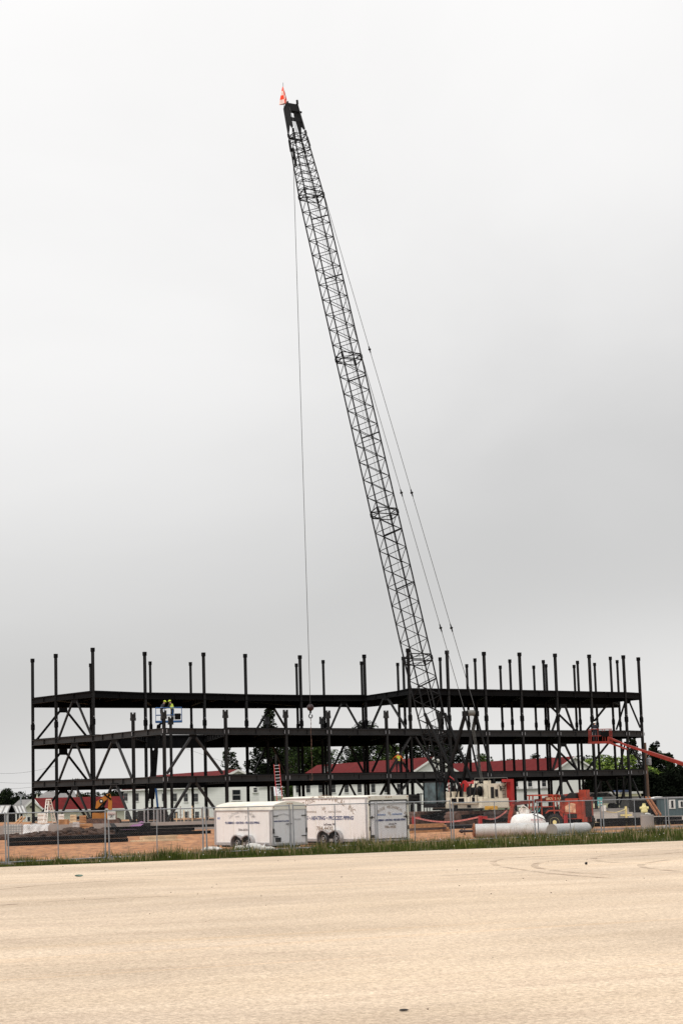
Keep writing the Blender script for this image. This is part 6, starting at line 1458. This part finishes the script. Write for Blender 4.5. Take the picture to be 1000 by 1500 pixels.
# ------------------------------------------------------------------ poles and wires
def upole(label, px, ytop, Y, r_, arms=1, extra=None, m='pole', zb=-2):
    t = at(px, ytop, Y); T = Thing('utility_pole', label, 'utility pole', (t.x, t.y, zb)); mb = MB(); mb.tube(V(t.x, t.y, zb), t, r_*1.2, r_*.8, 10); T.part('pole', mb, M[m])
    for k in range(arms): mb = MB(); z = t.z-.25-k*.9; mb.bar(V(t.x-1.1, t.y, z), V(t.x+1.1, t.y, z), .12, .12); T.part('crossarm', mb, M['pole'])
    if arms:
        for dx in (-1, -.4, .4, 1): mb = MB(); mb.tube(V(t.x+dx, t.y, t.z-.2), V(t.x+dx, t.y, t.z+.05), .06, n=6); T.part('insulator', mb, M['steel'])
    return T, t
T, t1_ = upole('far utility pole with crossarm beyond the left wing of the frame', 113.5, 1140, 420, .14, 1)
T, t2_ = upole('brown wooden utility pole with a grey transformer at the right corner of the frame', 943.5, 1088, 196, .19, 0, zb=0)
mb = MB(); c = at(949.5, 1115, 195.8); mb.lathe(c-V(0, 0, .42), ZU, [(0, .2), (.05, .26), (.7, .26), (.78, .12)], 14); mb.bar(c, V(t2_.x, c.y, c.z), .08); T.part('transformer', mb, M['galv'])
T, t3_ = upole('pale lamp post standing before the dark trees at the far left', 31, 1164.5, 300, .14, 0, m='galv')
mb = MB(); mb.bar(t3_-V(.5, 0, 0), t3_+V(.5, 0, 0), .12); T.part('lamp_head', mb, M['galv'])
mb = MB()
for (xa, ya), (xb, yb_), s in (((-20, 1132), (82, 1122), 1.5), ((-20, 1145), (113, 1141), 1.2), ((113, 1141), (240, 1135), 1.2), ((-20, 1157), (113, 1142.5), 1.0)):
    a = at(xa, ya, 420); b = at(xb, yb_, 420); P_ = [lerp(a, b, t/8)-V(0, 0, s*math.sin(math.pi*t/8)*.5) for t in range(9)]; mb.path(P_, .025, 3)
one('power_lines', mb, M['steel'], 'thin power lines sagging across the sky at the far left', 'power line', t1_)
mb = MB(); a = at(240, 1085, 300); b = at(395, 1140, 300); mb.tube(a, b, .02, n=3); one('guy_wire', mb, M['rope_pale'], 'thin pale cable crossing behind the deck at left centre', 'cable', a)

# ------------------------------------------------------------------ trees
def tree(label, px, ytop, wpx, Y, kind='round', mats=('fol_dark', 'fol_mid'), dens=1.0, zb=-2.2, name='broadleaf_tree', group=None, seed=0, base=.25):
    rn = random.Random(seed*17+int(px)); t = at(px, ytop, Y); g = xz(px, zb, Y); Hh = t.z-zb; Wd = wpx*1.18*Y/F; org = V(g.x, Y, zb)
    T = Thing(name, label, 'tree', org, group)
    tr = MB(); pts = [V(0, 0, 0)]
    for k in range(1, 6): pts.append(V(rn.uniform(-.03, .03)*Wd, rn.uniform(-.03, .03)*Wd, Hh*.92*k/5))
    r0 = max(.14, Hh*.022)
    for k in range(5): tr.tube(pts[k], pts[k+1], r0*(1-k/6), r0*(1-(k+1)/6), 7)
    clumps = []
    if kind == 'pine':
        n = max(5, int(9*dens))
        for k in range(n):
            z = Hh*lerp(.38, .97, k/(n-1)); w_ = Wd*.5*(1-.75*max(0, (k/(n-1)-.25))/.75)*rn.uniform(.7, 1.1)
            for j in range(rn.choice((2, 3, 4))):
                a = rn.uniform(0, 6.28); rr = w_*rn.uniform(.35, .85); c = V(math.cos(a)*rr, math.sin(a)*rr, z+rn.uniform(-.03, .05)*Hh)
                clumps.append((c, V(w_*.42, w_*.42, Hh*.045+w_*.10))); tr.tube(V(0, 0, z-.05*Hh), c, r0*.28, r0*.1, 5)
    else:
        n = int(15*dens)
        for k in range(n):
            a = rn.uniform(0, 6.28); u = rn.random(); z = Hh*lerp(base+.1, .90, u); w_ = Wd*.5*math.sqrt(max(.05, 1-((u-.35)/.72)**2)); rr = w_*rn.uniform(.2, .78)
            s_ = Wd*rn.uniform(.13, .22); c = V(math.cos(a)*rr, math.sin(a)*rr*.8, z); clumps.append((c, V(s_, s_, s_*.75))); 
            if k % 2 == 0: tr.tube(V(0, 0, z*.6), c, r0*.35, r0*.1, 5)
    T.part('trunk', tr, M['bark'], local=True)
    cw = MB(); ls = (.46 if Y < 320 else .68)*(1.0 if kind != 'pine' else .9)
    for c, s_ in clumps:
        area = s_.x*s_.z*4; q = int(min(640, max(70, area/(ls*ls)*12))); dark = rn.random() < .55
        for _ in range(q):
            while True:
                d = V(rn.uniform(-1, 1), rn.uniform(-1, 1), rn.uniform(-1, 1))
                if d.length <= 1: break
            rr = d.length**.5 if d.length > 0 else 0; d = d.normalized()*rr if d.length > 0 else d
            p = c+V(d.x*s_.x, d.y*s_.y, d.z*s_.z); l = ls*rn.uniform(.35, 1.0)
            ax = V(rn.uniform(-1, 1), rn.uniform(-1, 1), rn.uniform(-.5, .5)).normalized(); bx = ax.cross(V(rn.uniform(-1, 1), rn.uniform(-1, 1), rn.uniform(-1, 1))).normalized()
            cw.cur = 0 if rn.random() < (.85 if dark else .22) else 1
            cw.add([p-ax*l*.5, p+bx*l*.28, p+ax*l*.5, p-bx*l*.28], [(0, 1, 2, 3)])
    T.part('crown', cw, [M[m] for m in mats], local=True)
    return T
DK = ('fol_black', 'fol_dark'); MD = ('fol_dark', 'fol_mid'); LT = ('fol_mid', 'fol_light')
k = 0
GL = 'dark trees of the line beyond the left houses'
for px, y, w_, Y in ((-14, 1153, 34, 560), (6, 1155, 30, 540), (24, 1158, 28, 560), (38, 1154.5, 30, 550), (56, 1155.5, 30, 540), (72, 1158, 26, 560), (90, 1162, 24, 580), (108, 1158.5, 26, 560), (122, 1161, 24, 570), (137, 1161, 22, 560), (151, 1158.5, 24, 540), (166, 1158, 26, 540), (182, 1158.5, 26, 560), (-6, 1163, 34, 480), (20, 1166, 36, 480), (48, 1163, 30, 500), (130, 1165, 34, 500), (160, 1164, 34, 500)):
    k += 1; tree('dark bushy tree in the distant line beyond the houses at the left edge', px, y, w_*1.25, Y, mats=DK, seed=k, dens=1.3, base=0, group=GL)
tree('solitary dark pine showing over the left barracks roof', 337, 1096, 44, 400, 'pine', DK, 1.3, name='pine_tree', seed=31)
tree('tall black pine behind the red ladder', 398, 1040, 62, 330, 'pine', DK, 2.0, name='pine_tree', seed=32)
tree('low dark limb of pine reaching left of the tall black pine', 379, 1098, 42, 335, 'round', DK, .8, name='pine_tree', seed=33)
tree('green leafy tree left of the middle barracks roof', 448, 1080, 76, 430, mats=MD, dens=3.4, seed=34, base=.15)
tree('dark leafy tree behind the hanging sling chain', 476, 1086, 56, 445, mats=MD, dens=2.6, seed=35, base=.15)
tree('low green tree at the left end of the middle red roof', 427, 1092, 40, 420, mats=MD, dens=2, seed=36, base=.1)
tree('broad layered pine whose top pokes above the second deck', 540, 1062, 86, 430, 'pine', DK, 2.2, name='pine_tree', seed=37)
tree('dark pine right of the broad layered pine', 575, 1078, 58, 420, 'pine', MD, 2.0, name='pine_tree', seed=38)
tree('dark rounded tree behind the orange shirted worker', 602, 1080, 56, 425, mats=DK, dens=2, seed=39, base=.1)
tree('dark tree behind the foot of the crane boom', 632, 1076, 56, 440, mats=DK, dens=2.2, seed=40, base=.1)
tree('dark tree between the crane boom and the gantry', 664, 1080, 50, 450, mats=DK, dens=2, seed=41, base=.1)
tree('small lime green tree above the right red roof near the gantry', 690, 1103, 26, 460, mats=LT, dens=1, seed=42, base=.1)
tree('rounded tree rising above the right red roof beside the gantry', 711, 1099, 34, 470, mats=MD, dens=1.6, seed=43, base=.1)
for n_, (px, y, w_) in enumerate(((738, 1108, 26), (756, 1107, 28), (785, 1099, 30), (770, 1107, 24), (808, 1103, 26), (826, 1106, 24), (856, 1099, 30))):
    tree(['first low treetop right of the gantry over the red roof', 'second low treetop right of the gantry over the red roof', 'higher pointed treetop over the middle of the right red roof', 'low treetop just left of the higher pointed one', 'dark treetop just left of the right gable peak', 'low dark treetop behind the right gable peak', 'dark treetop standing just right of the right gable peak'][n_], px, y, w_, 480, mats=DK if n_ != 1 else MD, dens=1.4, seed=50+n_, base=.1)
GR = 'light green trees behind the right end of the frame'
tree('light green rounded tree right of the right barracks gable', 877, 1101, 56, 400, mats=LT, dens=2.4, seed=61, base=0)
tree('light green low tree behind the pair of right hand braces', 897, 1106, 52, 380, mats=LT, dens=2.2, seed=62, base=0)
tree('light green tree just left of the brown utility pole', 922, 1104, 52, 370, mats=LT, dens=2.0, seed=63, base=0)
tree('light green bush right of the brown utility pole', 956, 1119, 44, 300, mats=LT, dens=1.8, seed=64, base=0)
tree('dark pine whose top shows above the orange lift boom', 931, 1080, 34, 420, 'pine', DK, 1.8, name='pine_tree', seed=65)
tree('pine with open crown right of the transformer', 962, 1090, 48, 330, 'pine', DK, 2.2, name='pine_tree', seed=66)
tree('dark tree at the right picture edge below the lift boom', 995, 1112, 60, 320, mats=DK, dens=2.4, seed=67, base=0)
tree('dark pine between the open pine and the picture edge', 980, 1104, 40, 345, 'pine', DK, 1.8, name='pine_tree', seed=68)
for n_, (px, y, w_, Y) in enumerate(((880, 1136, 60, 262), (905, 1138, 56, 255), (932, 1136, 54, 258), (958, 1134, 54, 250), (984, 1132, 56, 248), (1012, 1124, 60, 250), (892, 1130, 40, 275), (945, 1128, 44, 280), (1035, 1118, 60, 260))):
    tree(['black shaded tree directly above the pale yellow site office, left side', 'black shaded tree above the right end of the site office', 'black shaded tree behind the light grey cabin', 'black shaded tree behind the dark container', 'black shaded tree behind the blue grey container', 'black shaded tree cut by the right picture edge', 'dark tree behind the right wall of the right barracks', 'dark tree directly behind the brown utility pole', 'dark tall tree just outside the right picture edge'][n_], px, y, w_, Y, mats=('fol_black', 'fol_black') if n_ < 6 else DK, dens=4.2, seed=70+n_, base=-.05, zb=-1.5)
scene.view_settings.view_transform = 'Standard'; scene.view_settings.look = 'None'; scene.view_settings.exposure = 0.08; scene.view_settings.gamma = 1.0
scene.render.engine = 'CYCLES'
scene.render.resolution_x = 682; scene.render.resolution_y = 1024
